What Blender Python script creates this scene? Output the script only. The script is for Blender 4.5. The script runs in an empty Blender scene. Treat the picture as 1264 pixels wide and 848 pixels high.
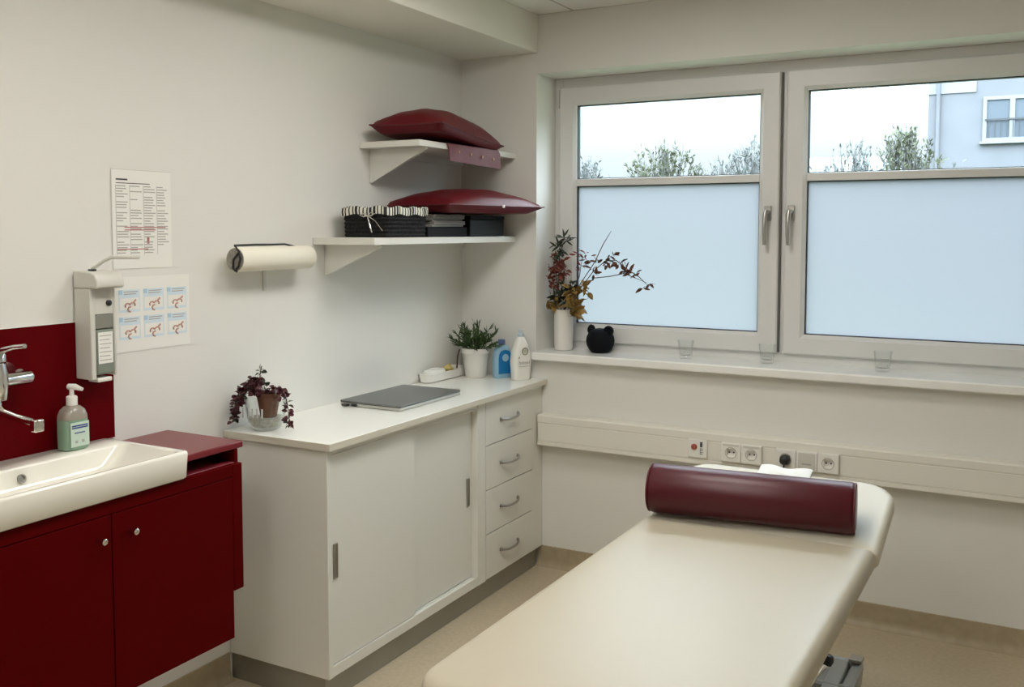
import bpy, bmesh, math, random
from mathutils import Vector, Matrix
random.seed(7)
S = bpy.context.scene
COL = S.collection

# ------------------------------------------------------------------ camera
YAW, PITCH, ROLL = 0.5009, 0.0618, 0.0009
cd = Vector((-math.sin(YAW)*math.cos(PITCH), math.cos(YAW)*math.cos(PITCH), -math.sin(PITCH)))
cr = Vector((math.cos(YAW), math.sin(YAW), 0))
cu = cr.cross(cd)
cr2 = math.cos(ROLL)*cr + math.sin(ROLL)*cu
cu2 = -math.sin(ROLL)*cr + math.cos(ROLL)*cu
cam = bpy.data.cameras.new('camera')
camo = bpy.data.objects.new('camera', cam)
COL.objects.link(camo)
M3 = Matrix((cr2, cu2, -cd)).transposed()
camo.matrix_world = Matrix.Translation((2.4872, -4.0284, 1.6)) @ M3.to_4x4()
cam.sensor_fit = 'HORIZONTAL'
cam.sensor_width = 36
cam.lens = 1185.53/1264*36
cam.shift_y = -(424-357.02)/1264
cam.clip_start = 0.05
cam.clip_end = 500
S.camera = camo

# ------------------------------------------------------------------ world, light, exposure
LAMP = 15.5        # strength of the ceiling lamps
SKY_LOW, SKY_HIGH = 1.12, 15.5
w = bpy.data.worlds.new('World'); S.world = w
w.use_nodes = True
nt = w.node_tree
bg = nt.nodes['Background']
tc = nt.nodes.new('ShaderNodeTexCoord')
sep = nt.nodes.new('ShaderNodeSeparateXYZ')
mr = nt.nodes.new('ShaderNodeMapRange')      # overcast sky: several times brighter overhead than at the horizon
mr.interpolation_type = 'SMOOTHSTEP'
mr.inputs['From Min'].default_value = 0.05; mr.inputs['From Max'].default_value = 0.55
mr.inputs['To Min'].default_value = SKY_LOW; mr.inputs['To Max'].default_value = SKY_HIGH
nt.links.new(tc.outputs['Generated'], sep.inputs[0])
nt.links.new(sep.outputs['Z'], mr.inputs['Value'])
nt.links.new(mr.outputs[0], bg.inputs[1])
bg.inputs[0].default_value = (0.82, 0.925, 1.0, 1)
S.view_settings.view_transform = 'Standard'
S.view_settings.look = 'None'
S.view_settings.gamma = 1
S.view_settings.exposure = 0.0
S.view_settings.use_curve_mapping = False
S.cycles.max_bounces = 10
S.cycles.diffuse_bounces = 6
S.cycles.transparent_max_bounces = 24
S.cycles.sample_clamp_indirect = 6
S.cycles.caustics_reflective = False
S.cycles.caustics_refractive = False

# ------------------------------------------------------------------ materials
def mat(name, col, rough=0.5, metal=0.0, noise=0.0, nscale=20, bump=0.0, bscale=200, spec=0.5, coat=0.0, emit=None, col2=None):
    m = bpy.data.materials.new(name); m.use_nodes = True
    t = m.node_tree; b = t.nodes['Principled BSDF']
    b.inputs['Base Color'].default_value = (*col, 1)
    b.inputs['Roughness'].default_value = rough
    b.inputs['Metallic'].default_value = metal
    b.inputs['Specular IOR Level'].default_value = spec
    b.inputs['Coat Weight'].default_value = coat
    b.inputs['Coat Roughness'].default_value = 0.1
    tcn = t.nodes.new('ShaderNodeTexCoord')
    if noise or col2:
        n = t.nodes.new('ShaderNodeTexNoise'); n.inputs['Scale'].default_value = nscale; n.inputs['Detail'].default_value = 6
        t.links.new(tcn.outputs['Object'], n.inputs['Vector'])
        r = t.nodes.new('ShaderNodeValToRGB')
        r.color_ramp.elements[0].position = 0.35; r.color_ramp.elements[1].position = 0.65
        c2 = col2 or tuple(c*(1-noise) for c in col)
        r.color_ramp.elements[0].color = (*c2, 1); r.color_ramp.elements[1].color = (*col, 1)
        t.links.new(n.outputs['Fac'], r.inputs[0]); t.links.new(r.outputs[0], b.inputs['Base Color'])
    if bump:
        n2 = t.nodes.new('ShaderNodeTexNoise'); n2.inputs['Scale'].default_value = bscale; n2.inputs['Detail'].default_value = 3
        t.links.new(tcn.outputs['Object'], n2.inputs['Vector'])
        bp = t.nodes.new('ShaderNodeBump'); bp.inputs['Strength'].default_value = bump; bp.inputs['Distance'].default_value = 0.002
        t.links.new(n2.outputs['Fac'], bp.inputs['Height']); t.links.new(bp.outputs[0], b.inputs['Normal'])
    if emit:
        b.inputs['Emission Color'].default_value = (*emit[:3], 1); b.inputs['Emission Strength'].default_value = emit[3]
    return m

def glass(name, tint=(1, 1, 1), refl=0.5):
    m = bpy.data.materials.new(name); m.use_nodes = True
    t = m.node_tree; t.nodes.clear()
    o = t.nodes.new('ShaderNodeOutputMaterial'); mx = t.nodes.new('ShaderNodeMixShader')
    tr = t.nodes.new('ShaderNodeBsdfTransparent'); gl = t.nodes.new('ShaderNodeBsdfGlossy')
    lw0 = t.nodes.new('ShaderNodeLayerWeight'); lw0.inputs['Blend'].default_value = 0.5
    pw = t.nodes.new('ShaderNodeMath'); pw.operation = 'POWER'; pw.inputs[1].default_value = 3.0
    lw = t.nodes.new('ShaderNodeMath'); lw.operation = 'MULTIPLY_ADD'; lw.inputs[1].default_value = refl; lw.inputs[2].default_value = 0.025
    t.links.new(lw0.outputs['Facing'], pw.inputs[0]); t.links.new(pw.outputs[0], lw.inputs[0])
    tr.inputs[0].default_value = (*tint, 1); gl.inputs['Roughness'].default_value = 0.02
    t.links.new(lw.outputs[0], mx.inputs[0]); t.links.new(tr.outputs[0], mx.inputs[1]); t.links.new(gl.outputs[0], mx.inputs[2])
    t.links.new(mx.outputs[0], o.inputs[0])
    return m

def frosted(name):
    m = bpy.data.materials.new(name); m.use_nodes = True
    t = m.node_tree; t.nodes.clear()
    o = t.nodes.new('ShaderNodeOutputMaterial')
    mx = t.nodes.new('ShaderNodeMixShader'); mx.inputs[0].default_value = 0.5
    tl = t.nodes.new('ShaderNodeBsdfTranslucent'); tl.inputs[0].default_value = (0.220, 0.236, 0.262, 1)
    rf = t.nodes.new('ShaderNodeBsdfRefraction'); rf.inputs['IOR'].default_value = 1.2; rf.inputs['Roughness'].default_value = 0.9
    rf.inputs[0].default_value = (0.220, 0.236, 0.262, 1)
    t.links.new(tl.outputs[0], mx.inputs[1]); t.links.new(rf.outputs[0], mx.inputs[2])
    df = t.nodes.new('ShaderNodeBsdfDiffuse'); df.inputs[0].default_value = (0.6, 0.62, 0.64, 1)
    m2 = t.nodes.new('ShaderNodeMixShader'); m2.inputs[0].default_value = 0.12
    t.links.new(mx.outputs[0], m2.inputs[1]); t.links.new(df.outputs[0], m2.inputs[2])
    t.links.new(m2.outputs[0], o.inputs[0])
    return m

def ceiling_mat():
    m = mat('ceiling_tile', (0.74, 0.74, 0.70), 0.9)
    t = m.node_tree; b = t.nodes['Principled BSDF']
    tcn = t.nodes.new('ShaderNodeTexCoord'); br = t.nodes.new('ShaderNodeTexBrick')
    br.offset = 0; br.inputs['Scale'].default_value = 1.0
    br.inputs['Brick Width'].default_value = 0.6; br.inputs['Row Height'].default_value = 0.6
    br.inputs['Mortar Size'].default_value = 0.006
    br.inputs['Color1'].default_value = br.inputs['Color2'].default_value = (0.76, 0.76, 0.72, 1)
    br.inputs['Mortar'].default_value = (0.45, 0.45, 0.42, 1)
    t.links.new(tcn.outputs['Object'], br.inputs['Vector']); t.links.new(br.outputs['Color'], b.inputs['Base Color'])
    return m

def weave_mat():
    m = mat('black_weave', (0.016, 0.016, 0.016), 0.7, noise=0.8, nscale=90, bump=1.0, bscale=120, spec=0.2)
    return m

W_WALL = mat('warm_white_paint', (0.735, 0.73, 0.695), 0.85, bump=0.10, bscale=260)
W_CEIL = ceiling_mat()
W_TRIM = mat('white_beam_paint', (0.76, 0.745, 0.68), 0.8)
FLOORM = mat('beige_linoleum', (0.53, 0.45, 0.325), 0.35, col2=(0.47, 0.395, 0.275), nscale=60)
SKIRT = mat('beige_cove', (0.40, 0.33, 0.22), 0.45, noise=0.12, nscale=30)
PVC = mat('white_pvc', (0.69, 0.69, 0.68), 0.35)
GASKET = mat('black_gasket', (0.02, 0.02, 0.025), 0.6)
PANE = glass('clear_glass', (0.97, 1.0, 1.0), 0.35)
FROST = frosted('frosted_film')
SILLM = mat('sill_stone', (0.86, 0.865, 0.84), 0.22, noise=0.05, nscale=8)
METAL = mat('brushed_steel', (0.45, 0.43, 0.40), 0.35, 1.0)
CHROME = mat('chrome', (0.75, 0.74, 0.72), 0.12, 1.0)
PLINTH = mat('grey_aluminium', (0.36, 0.35, 0.31), 0.42, 0.7, noise=0.1, nscale=5)
LAM = mat('white_laminate', (0.715, 0.71, 0.66), 0.42)
LAMTOP = mat('white_worktop_laminate', (0.83, 0.83, 0.78), 0.25)
EDGE = mat('edge_band', (0.62, 0.59, 0.50), 0.4)
DARK = mat('dark_gap', (0.03, 0.025, 0.02), 0.8)
REDL = mat('dark_red_laminate', (0.076, 0.0002, 0.0006), 0.55, spec=0.04)
REDTOP = mat('red_worktop', (0.17, 0.012, 0.02), 0.30)
REDSPL = mat('red_splash_panel', (0.095, 0.0004, 0.002), 0.45, spec=0.06)
CERAM = mat('glazed_ceramic', (0.82, 0.80, 0.72), 0.12, coat=0.5)
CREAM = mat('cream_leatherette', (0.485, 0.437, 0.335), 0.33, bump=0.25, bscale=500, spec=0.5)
CREAM_LIT = mat('lit_headrest_leatherette', (0.64, 0.60, 0.50), 0.38, bump=0.25, bscale=500)  # paler copy of the couch cream, window brightness put into the colour
BURG = mat('burgundy_leatherette', (0.068, 0.003, 0.009), 0.34, bump=0.2, bscale=400, spec=0.4)
CUSH = mat('dark_red_cushion_cover', (0.105, 0.0035, 0.008), 0.42, bump=0.3, bscale=60, spec=0.3)
SEAM = mat('seam', (0.10, 0.005, 0.010), 0.5)
BLACK = mat('black_plastic', (0.012, 0.012, 0.013), 0.4)
BLACKM = mat('black_card', (0.006, 0.006, 0.007), 0.6, spec=0.2)
WEAVE = weave_mat()
WHITEP = mat('white_plastic', (0.80, 0.79, 0.75), 0.35)
GREYP = mat('light_grey_plastic', (0.62, 0.61, 0.56), 0.4)
PAPER = mat('white_paper', (0.80, 0.80, 0.76), 0.8)
INK = mat('grey_print', (0.40, 0.39, 0.37), 0.8)
INKD = mat('dark_print', (0.07, 0.07, 0.08), 0.8)
INKR = mat('red_print', (0.45, 0.16, 0.16), 0.8)
SKYB = mat('pale_blue_print', (0.40, 0.58, 0.72), 0.8)
SKYB2 = mat('light_blue_print', (0.62, 0.73, 0.80), 0.8)
HANDP = mat('pinkish_hand_print', (0.52, 0.31, 0.27), 0.8)
CLOTHW = mat('white_tissue', (0.86, 0.87, 0.86), 0.9)
ROLLW = mat('towel_paper', (0.82, 0.79, 0.68), 0.9)
ROLLE = mat('roll_end_grey', (0.33, 0.31, 0.27), 0.9, noise=0.3, nscale=120)
LAPT = mat('grey_laptop_lid', (0.17, 0.175, 0.17), 0.38, 0.4)
LAPS = mat('silver_laptop_base', (0.55, 0.55, 0.52), 0.4, 0.5)
GREEN = mat('green_leaf', (0.055, 0.11, 0.025), 0.5, noise=0.6, nscale=25)
PLUM = mat('plum_leaf', (0.085, 0.009, 0.017), 0.4, noise=0.5, nscale=30)
DKGRN = mat('dark_green_leaf', (0.02, 0.03, 0.012), 0.4)
STEM = mat('brown_stem', (0.075, 0.04, 0.022), 0.7)
RUST = mat('rust_leaf', (0.15, 0.05, 0.025), 0.6, noise=0.6, nscale=40)
REDLF = mat('red_brown_leaf', (0.22, 0.045, 0.03), 0.6, noise=0.5, nscale=30)
YELLF = mat('ochre_leaf', (0.36, 0.22, 0.05), 0.6, noise=0.5, nscale=30)
POTW = mat('white_pot', (0.74, 0.72, 0.68), 0.4)
POTB = mat('brown_clay', (0.17, 0.065, 0.035), 0.6, noise=0.3, nscale=40)
SOIL = mat('soil', (0.05, 0.035, 0.025), 0.95)
GLS = glass('tumbler_glass', (0.985, 0.992, 0.99), 0.95)
BLUE = mat('blue_liquid', (0.012, 0.17, 0.42), 0.25)
BLUEC = mat('clear_blue_plastic', (0.28, 0.48, 0.62), 0.25)
BLUEL = mat('light_blue_label', (0.30, 0.52, 0.66), 0.5)
SOAPG = mat('green_soap', (0.23, 0.36, 0.26), 0.2)
SOAPT = mat('smoky_bottle_neck', (0.30, 0.27, 0.23), 0.15)
LABELG = mat('pale_green_label', (0.52, 0.64, 0.55), 0.5)
NAVY = mat('navy_print', (0.02, 0.05, 0.22), 0.5)
CARTR = mat('grey_green_cartridge', (0.20, 0.23, 0.19), 0.3)
SMOKE = mat('smoked_window', (0.23, 0.23, 0.20), 0.2)
YEL = mat('yellow_wrap', (0.55, 0.45, 0.16), 0.6)
BEARM = mat('black_flock', (0.004, 0.005, 0.007), 0.8, bump=0.5, bscale=300, spec=0.15)
STRAPM = mat('red_brown_strap', (0.16, 0.045, 0.05), 0.5, bump=0.3, bscale=90)
COPPER = mat('copper_stud', (0.60, 0.40, 0.26), 0.35, 0.8)
ZEBW = mat('white_stripe_cloth', (0.75, 0.75, 0.66), 0.8)
ZEBB = mat('black_stripe_cloth', (0.02, 0.02, 0.02), 0.8)
FRAMEG = mat('grey_steel_paint', (0.36, 0.37, 0.36), 0.4, 0.2)
LAMPF = mat('lamp_frame', (0.8, 0.8, 0.8), 0.5)
LAMPD = mat('lamp_diffuser', (0.9, 0.9, 0.9), 0.5, emit=(1.0, 0.96, 0.90, LAMP))
PLASTER = mat('lavender_plaster', (0.15, 0.158, 0.182), 0.9, noise=0.08, nscale=2)
PLASTL = mat('pale_outside_tone', (0.22, 0.235, 0.27), 0.9)
BWIN = mat('outside_window_frame', (0.20, 0.215, 0.24), 0.5)
BGLASS = mat('outside_window_pane', (0.10, 0.12, 0.15), 0.5, spec=.2)
ROOFM = mat('slate_roof', (0.15, 0.18, 0.22), 0.8)
TREEL = mat('grey_green_foliage', (0.10, 0.115, 0.065), 0.8, noise=0.4, nscale=1.5)
TREEL2 = mat('blue_grey_twigs', (0.12, 0.14, 0.14), 0.8, noise=0.3, nscale=1.5)
BARK = mat('grey_bark', (0.13, 0.13, 0.13), 0.9)
RAILM = mat('dark_rail_paint', (0.05, 0.055, 0.065), 0.6)
LAWN = mat('lawn_grass', (0.10, 0.13, 0.07), 0.95, noise=0.4, nscale=2)

# ------------------------------------------------------------------ mesh helper
class MB:
    def __init__(s): s.v = []; s.f = []; s.mi = []; s.m = 0
    def add(s, vs, fs):
        n = len(s.v); s.v += [Vector(p) for p in vs]
        for f in fs: s.f.append([i+n for i in f]); s.mi.append(s.m)
    def box(s, a, b):
        x0, y0, z0 = a; x1, y1, z1 = b
        s.add([(x0,y0,z0),(x1,y0,z0),(x1,y1,z0),(x0,y1,z0),(x0,y0,z1),(x1,y0,z1),(x1,y1,z1),(x0,y1,z1)],
              [(0,3,2,1),(4,5,6,7),(0,1,5,4),(1,2,6,5),(2,3,7,6),(3,0,4,7)])
        return s
    def rings(s, rs, cap0=True, cap1=True, closed=False):
        n = len(rs[0]); vs = [p for r in rs for p in r]; fs = []
        k = len(rs)
        for i in range(k if closed else k-1):
            j = (i+1) % k
            for a in range(n):
                b = (a+1) % n
                fs.append((i*n+a, i*n+b, j*n+b, j*n+a))
        if not closed:
            if cap0: fs.append(tuple(range(n))[::-1])
            if cap1: fs.append(tuple((k-1)*n+a for a in range(n)))
        s.add(vs, fs); return s
    def tube(s, pts, rad, seg=10):
        pts = [Vector(p) for p in pts]
        if not isinstance(rad, (list, tuple)): rad = [rad]*len(pts)
        rs = []; up = None
        for i, p in enumerate(pts):
            d = (pts[min(i+1, len(pts)-1)] - pts[max(i-1, 0)])
            if d.length < 1e-9: d = Vector((0,0,1))
            d.normalize()
            if up is None:
                up = Vector((0,0,1)) if abs(d.z) < .9 else Vector((1,0,0))
            a = d.cross(up)
            if a.length < 1e-6: a = d.cross(Vector((0.3,1,0.2)))
            a.normalize(); b = a.cross(d).normalized(); up = b
            rs.append([p + rad[i]*(math.cos(2*math.pi*k/seg)*a + math.sin(2*math.pi*k/seg)*b) for k in range(seg)])
        return s.rings(rs)
    def cyl(s, a, b, r, seg=20, r2=None): return s.tube([a, b], [r, r if r2 is None else r2], seg)
    def lathe(s, prof, c, seg=28, axis=(0,0,1), cap=True):
        # prof: list of (r, h) from bottom to top
        ax = Vector(axis).normalized(); u = ax.orthogonal().normalized(); v = ax.cross(u)
        c = Vector(c)
        rs = [[c + ax*h + max(r,1e-5)*(math.cos(2*math.pi*k/seg)*u + math.sin(2*math.pi*k/seg)*v) for k in range(seg)] for r, h in prof]
        return s.rings(rs, cap, cap)
    def quad(s, a, b, c, d): s.add([a,b,c,d], [(0,1,2,3)]); return s
    def leaf(s, p, d, L, Wd, n=None, fold=0.25, curl=0.2):
        p = Vector(p); d = Vector(d).normalized()
        n = Vector(n) if n is not None else Vector((random.uniform(-1,1), random.uniform(-1,1), random.uniform(.2,1)))
        sd = d.cross(n)
        if sd.length < 1e-4: sd = d.orthogonal()
        sd.normalize(); n = sd.cross(d).normalized()
        m = p + d*L*0.5 - n*curl*L*0.1
        t = p + d*L - n*curl*L*0.6
        q1 = p + d*L*0.22; 
        vs = [p, q1 + sd*Wd*.36 + n*fold*Wd*.4, m + sd*Wd*.5 + n*fold*Wd*.5, p+d*L*.8 + sd*Wd*.27 - n*curl*L*.3, t,
              p+d*L*.8 - sd*Wd*.27 - n*curl*L*.3, m - sd*Wd*.5 + n*fold*Wd*.5, q1 - sd*Wd*.36 + n*fold*Wd*.4, m]
        s.add(vs, [(0,1,2,8),(8,2,3,4),(0,8,6,7),(8,4,5,6)])
    def xform(s, mtx):
        s.v = [mtx @ p for p in s.v]; return s

def rrect(x0, x1, y0, y1, r, z, n=6):
    r = max(min(r, (x1-x0)/2-1e-4, (y1-y0)/2-1e-4), 1e-4)
    pts = []
    for cx, cy, a0 in ((x1-r, y1-r, 0), (x0+r, y1-r, 90), (x0+r, y0+r, 180), (x1-r, y0+r, 270)):
        for k in range(n+1):
            a = math.radians(a0 + 90*k/n)
            pts.append(Vector((cx + r*math.cos(a), cy + r*math.sin(a), z)))
    return pts

def rrect2(x0, x1, y0, y1, r_near, r_far, z, n=6):
    pts = []
    for cx, cy, a0, r in ((1,1,0,r_far), (0,1,90,r_far), (0,0,180,r_near), (1,0,270,r_near)):
        r = max(min(r, (x1-x0)/2-1e-4, (y1-y0)/2-1e-4), 1e-4)
        px = x1-r if cx else x0+r; py = y1-r if cy else y0+r
        for k in range(n+1):
            a = math.radians(a0 + 90*k/n)
            pts.append(Vector((px + r*math.cos(a), py + r*math.sin(a), z)))
    return pts

def slab2(mb, x0, x1, y0, y1, z0, z1, rn, rf, re, n=6, dome=0.0):
    rs = []
    for k in range(5):
        a = math.pi/2*k/4; i = re*(1-math.sin(a)); z = z0 + re*(1-math.cos(a))
        rs.append(rrect2(x0+i, x1-i, y0+i, y1-i, rn-i*.6, max(rf-i*.6, .006), z, n))
    for k in range(5):
        a = math.pi/2*k/4; i = re*(1-math.cos(a)); z = z1 - re*(1-math.sin(a))
        rs.append(rrect2(x0+i, x1-i, y0+i, y1-i, max(rn-i*.6, .006), max(rf-i*.6, .006), z, n))
    if dome:
        for f in (.05, .12, .2):
            i = re + f
            rs.append(rrect2(x0+i, x1-i, y0+i, y1-i, max(rn-i*.6, .02), max(rf-i*.6, .02), z1 + dome*(1-math.exp(-f*14)), n))
    mb.rings(rs); return mb

def slab(mb, x0, x1, y0, y1, z0, z1, rc, re, n=6, dome=0.0):
    """cushion-like slab: plan corners rc, edges rounded re"""
    rs = []
    for k in range(5):
        a = math.pi/2*k/4; i = re*(1-math.sin(a)); z = z0 + re*(1-math.cos(a))
        rs.append(rrect(x0+i, x1-i, y0+i, y1-i, rc-i*.6, z, n))
    for k in range(5):
        a = math.pi/2*k/4; i = re*(1-math.cos(a)); z = z1 - re*(1-math.sin(a))
        rs.append(rrect(x0+i, x1-i, y0+i, y1-i, rc-i*.6, z, n))
    if dome:
        for f in (.05, .12, .2):
            i = re + f
            rs.append(rrect(x0+i, x1-i, y0+i, y1-i, max(rc-i*.6, .02), z1 + dome*(1-math.exp(-f*14)), n))
    mb.rings(rs); return mb

def world_off(o):
    v = Vector((0,0,0))
    while o is not None: v += o.location; o = o.parent
    return v

def obj(name, mb, mats, parent=None, bevel=0, seg=2, smooth=0.7, local=False, loc=None, subsurf=0):
    if not isinstance(mats, (list, tuple)): mats = [mats]
    me = bpy.data.meshes.new(name)
    if parent is not None and not local:
        off = world_off(parent); vs = [p-off for p in mb.v]
    elif loc is not None:
        off = Vector(loc); vs = [p-off for p in mb.v]
    else: vs = mb.v
    me.from_pydata([tuple(p) for p in vs], [], mb.f)
    for m in mats: me.materials.append(m)
    me.polygons.foreach_set('material_index', mb.mi)
    bm = bmesh.new(); bm.from_mesh(me)
    bmesh.ops.recalc_face_normals(bm, faces=bm.faces)
    bm.to_mesh(me); bm.free()
    me.polygons.foreach_set('use_smooth', [True]*len(me.polygons))
    me.set_sharp_from_angle(angle=smooth)
    o = bpy.data.objects.new(name, me); COL.objects.link(o)
    if parent is not None: o.parent = parent
    elif loc is not None: o.location = loc
    if bevel:
        b = o.modifiers.new('bevel', 'BEVEL'); b.width = bevel; b.segments = seg; b.limit_method = 'ANGLE'; b.angle_limit = 0.6
        b.harden_normals = False
    if subsurf:
        b = o.modifiers.new('sub', 'SUBSURF'); b.levels = b.render_levels = subsurf
    return o

def tag(o, label, cat, group=None, kind=None):
    o['label'] = label; o['category'] = cat
    if group: o['group'] = group
    if kind: o['kind'] = kind
    return o

def thing(name, label, cat, loc=(0,0,0), rotz=0, group=None, kind=None):
    o = bpy.data.objects.new(name, None); COL.objects.link(o); o.empty_display_size = .05
    o.location = loc; o.rotation_euler = (0,0,rotz)
    return tag(o, label, cat, group, kind)

def struct(name, mb, m, bevel=0, label=None, cat=None):
    o = obj(name, mb, m, bevel=bevel); o['kind'] = 'structure'
    if label: o['label'] = label; o['category'] = cat
    return o

def B(a, b): return MB().box(a, b)

# ------------------------------------------------------------------ room shell
RX, RY, RZ = 4.0, -5.2, 2.595
WX0, WX1, WZ0, WZ1 = 0.412, 2.64, 0.9875, 2.326
struct('floor', B((-.2,RY-.2,-.1),(RX+.2,.3,0)), FLOORM, label='speckled beige linoleum floor', cat='floor')
struct('ceiling', B((-.2,RY-.2,RZ),(RX+.2,.3,RZ+.1)), W_CEIL, label='white tiled suspended ceiling', cat='ceiling')
struct('wall_left', B((-.2,RY-.2,0),(0,.3,RZ)), W_WALL, label='warm white wall behind the shelves and washbasin', cat='wall')
mb = MB()
mb.box((0,0,0),(RX,.3,WZ0)); mb.box((0,0,WZ1),(RX,.3,RZ)); mb.box((0,0,WZ0),(WX0,.3,WZ1)); mb.box((WX1,0,WZ0),(RX,.3,WZ1))
struct('wall_back', mb, W_WALL, label='warm white wall around the window', cat='wall')
struct('wall_right', B((RX,RY-.2,0),(RX+.2,.3,RZ)), W_WALL)
struct('wall_front', B((0,RY-.2,0),(RX,RY,RZ)), W_WALL)
struct('trim_1', B((0,RY,2.4208),(.4176,0,RZ)), W_TRIM, bevel=.003, label='white boxed beam along the top of the left wall', cat='beam')

def cove(mb, axis, a0, a1, sgn=1):
    prof = [(0,0),(.030,0),(.018,.006),(.009,.018),(.005,.035),(.004,.095),(0,.0965)]
    rs = []
    for a in (a0, a1):
        rs.append([Vector((a, -d, z)) if axis == 'x' else Vector((d, a, z)) for d, z in prof])
    mb.rings(rs)
    return mb
struct('baseboard_back', cove(MB(), 'x', .4276, RX), SKIRT)
struct('baseboard_left', cove(MB(), 'y', RY, -1.583), SKIRT)

# window
win = thing('window_1', 'wide white double casement window with frosted lower panes', 'window', (0,.2,0), kind='structure')
mb = MB()
mb.box((WX0,.20,WZ0),(.455,.27,WZ1)); mb.box((2.60,.20,WZ0),(WX1,.27,WZ1))
mb.box((.455,.20,WZ1-.050),(2.60,.27,WZ1)); mb.box((.455,.20,WZ0+.030),(2.60,.27,1.07))
mb.box((1.495,.20,1.07),(1.527,.27,WZ1-.05))
obj('window_frame', mb, PVC, win, bevel=.003)
sl = MB()
sl.rings([[Vector((x,.2,.9885)),Vector((x,-.044,.9885)),Vector((x,-.050,.994)),Vector((x,-.050,1.021)),Vector((x,-.045,1.0265)),Vector((x,.2,1.0265))] for x in (WX0+.001, WX1+.06)])
obj('window_sill', sl, SILLM, win)
def sash(x0, x1, hx):
    st = .088; z0, z1 = 1.062, 2.282
    mb = MB(); g = [(0,0),(.010,.0),(.076,0),(.088,.014)]
    # picture-frame profile, mitred
    def loop(i, y): return [Vector((x0+i,y,z0+i)),Vector((x1-i,y,z0+i)),Vector((x1-i,y,z1-i)),Vector((x0+i,y,z1-i))]
    mb.rings([loop(0,.235),loop(0,.186),loop(.006,.18),loop(.072,.18),loop(.078,.186),loop(st,.192),loop(st,.235)], closed=True)
    s_ = obj('sash', mb, PVC, win, smooth=.4)
    gz0, gz1 = 1.809, 1.843
    mb = B((x0+st,.188,gz0),(x1-st,.232,gz1)); obj('glazing_bar', mb, PVC, s_, bevel=.003)
    gk = MB()
    for a, b in ((z0+st, gz0), (gz1, z1-st)):
        def lp(i, y): return [Vector((x0+st+i,y,a+i)),Vector((x1-st-i,y,a+i)),Vector((x1-st-i,y,b-i)),Vector((x0+st+i,y,b-i))]
        gk.rings([lp(-.004,.2),lp(.004,.2),lp(.004,.226),lp(-.004,.226)], closed=True)
    obj('gasket', gk, GASKET, s_)
    obj('clear_pane', B((x0+st-.003,.210,gz1-.003),(x1-st+.003,.216,z1-st+.003)), PANE, s_)
    p = MB(); p.quad((x0+st-.003,.212,z0+st-.003),(x1-st+.003,.212,z0+st-.003),(x1-st+.003,.212,gz0+.003),(x0+st-.003,.212,gz0+.003))
    obj('frosted_pane', p, FROST, s_)
    h = MB()
    h.box((hx-.015,.171,1.640),(hx+.015,.18,1.705))
    h.tube([(hx,.175,1.678),(hx,.140,1.678)], .011, 14)
    h.tube([(hx,.142,1.685),(hx-.003,.134,1.66),(hx-.005,.132,1.60),(hx-.004,.138,1.535)], [.010,.011,.009,.0075], 12)
    o = obj('handle', h, METAL, s_, bevel=.003); o['label'] = 'silver lever handle'
obj('sash_gap_shade', B((1.4985,.186,1.068),(1.507,.1995,2.276)), mat('gap_shade_grey', (.10,.098,.09), .6), win)  # dark strip added as the shade in the gap between the sashes
obj('hinge_cover', B((.430,.178,2.185),(.4405,.1995,2.272)), GREYP, win, bevel=.002)
sash(.442, 1.498, 1.452)
sash(1.524, 2.585, 1.552)

# cable trunking on the back wall
tr = thing('cable_trunking', 'long white cable trunking along the wall below the window sill', 'trunking', (.455,0,.593))
prof = [(.0015,.593),(.066,.593),(.070,.597),(.070,.614),(.067,.616),(.067,.7),(.070,.704),(.070,.731),(.064,.737),(.0015,.737)]
obj('channel', MB().rings([[Vector((x,-d,z)) for d, z in prof] for x in (.456, RX-.002)]), W_TRIM, tr, smooth=.4)
obj('cover_strip', B((.458,-.0705,.619),(RX-.004,-.066,.697)), W_TRIM, tr)

# ------------------------------------------------------------------ ceiling lamps (real panels of the room)
for i, (x, y, lab) in enumerate([(1.3,-1.3,'square ceiling light panel nearest the window'), (1.3,-2.5,'square ceiling light panel in the middle of the row'), (1.3,-3.7,'square ceiling light panel furthest from the window')]):
    t = thing('ceiling_light', lab, 'ceiling light', (x,y,RZ), group='square ceiling light panels')
    mb = MB(); mb.rings([rrect(x-.31,x+.31,y-.31,y+.31,.005,RZ-.001,1), rrect(x-.31,x+.31,y-.31,y+.31,.005,RZ-.03,1), rrect(x-.295,x+.295,y-.295,y+.295,.005,RZ-.03,1), rrect(x-.295,x+.295,y-.295,y+.295,.005,RZ-.001,1)], closed=True)
    obj('frame', mb, LAMPF, t)
    obj('diffuser', B((x-.292,y-.292,RZ-.024),(x+.292,y+.292,RZ-.018)), LAMPD, t)

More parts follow.
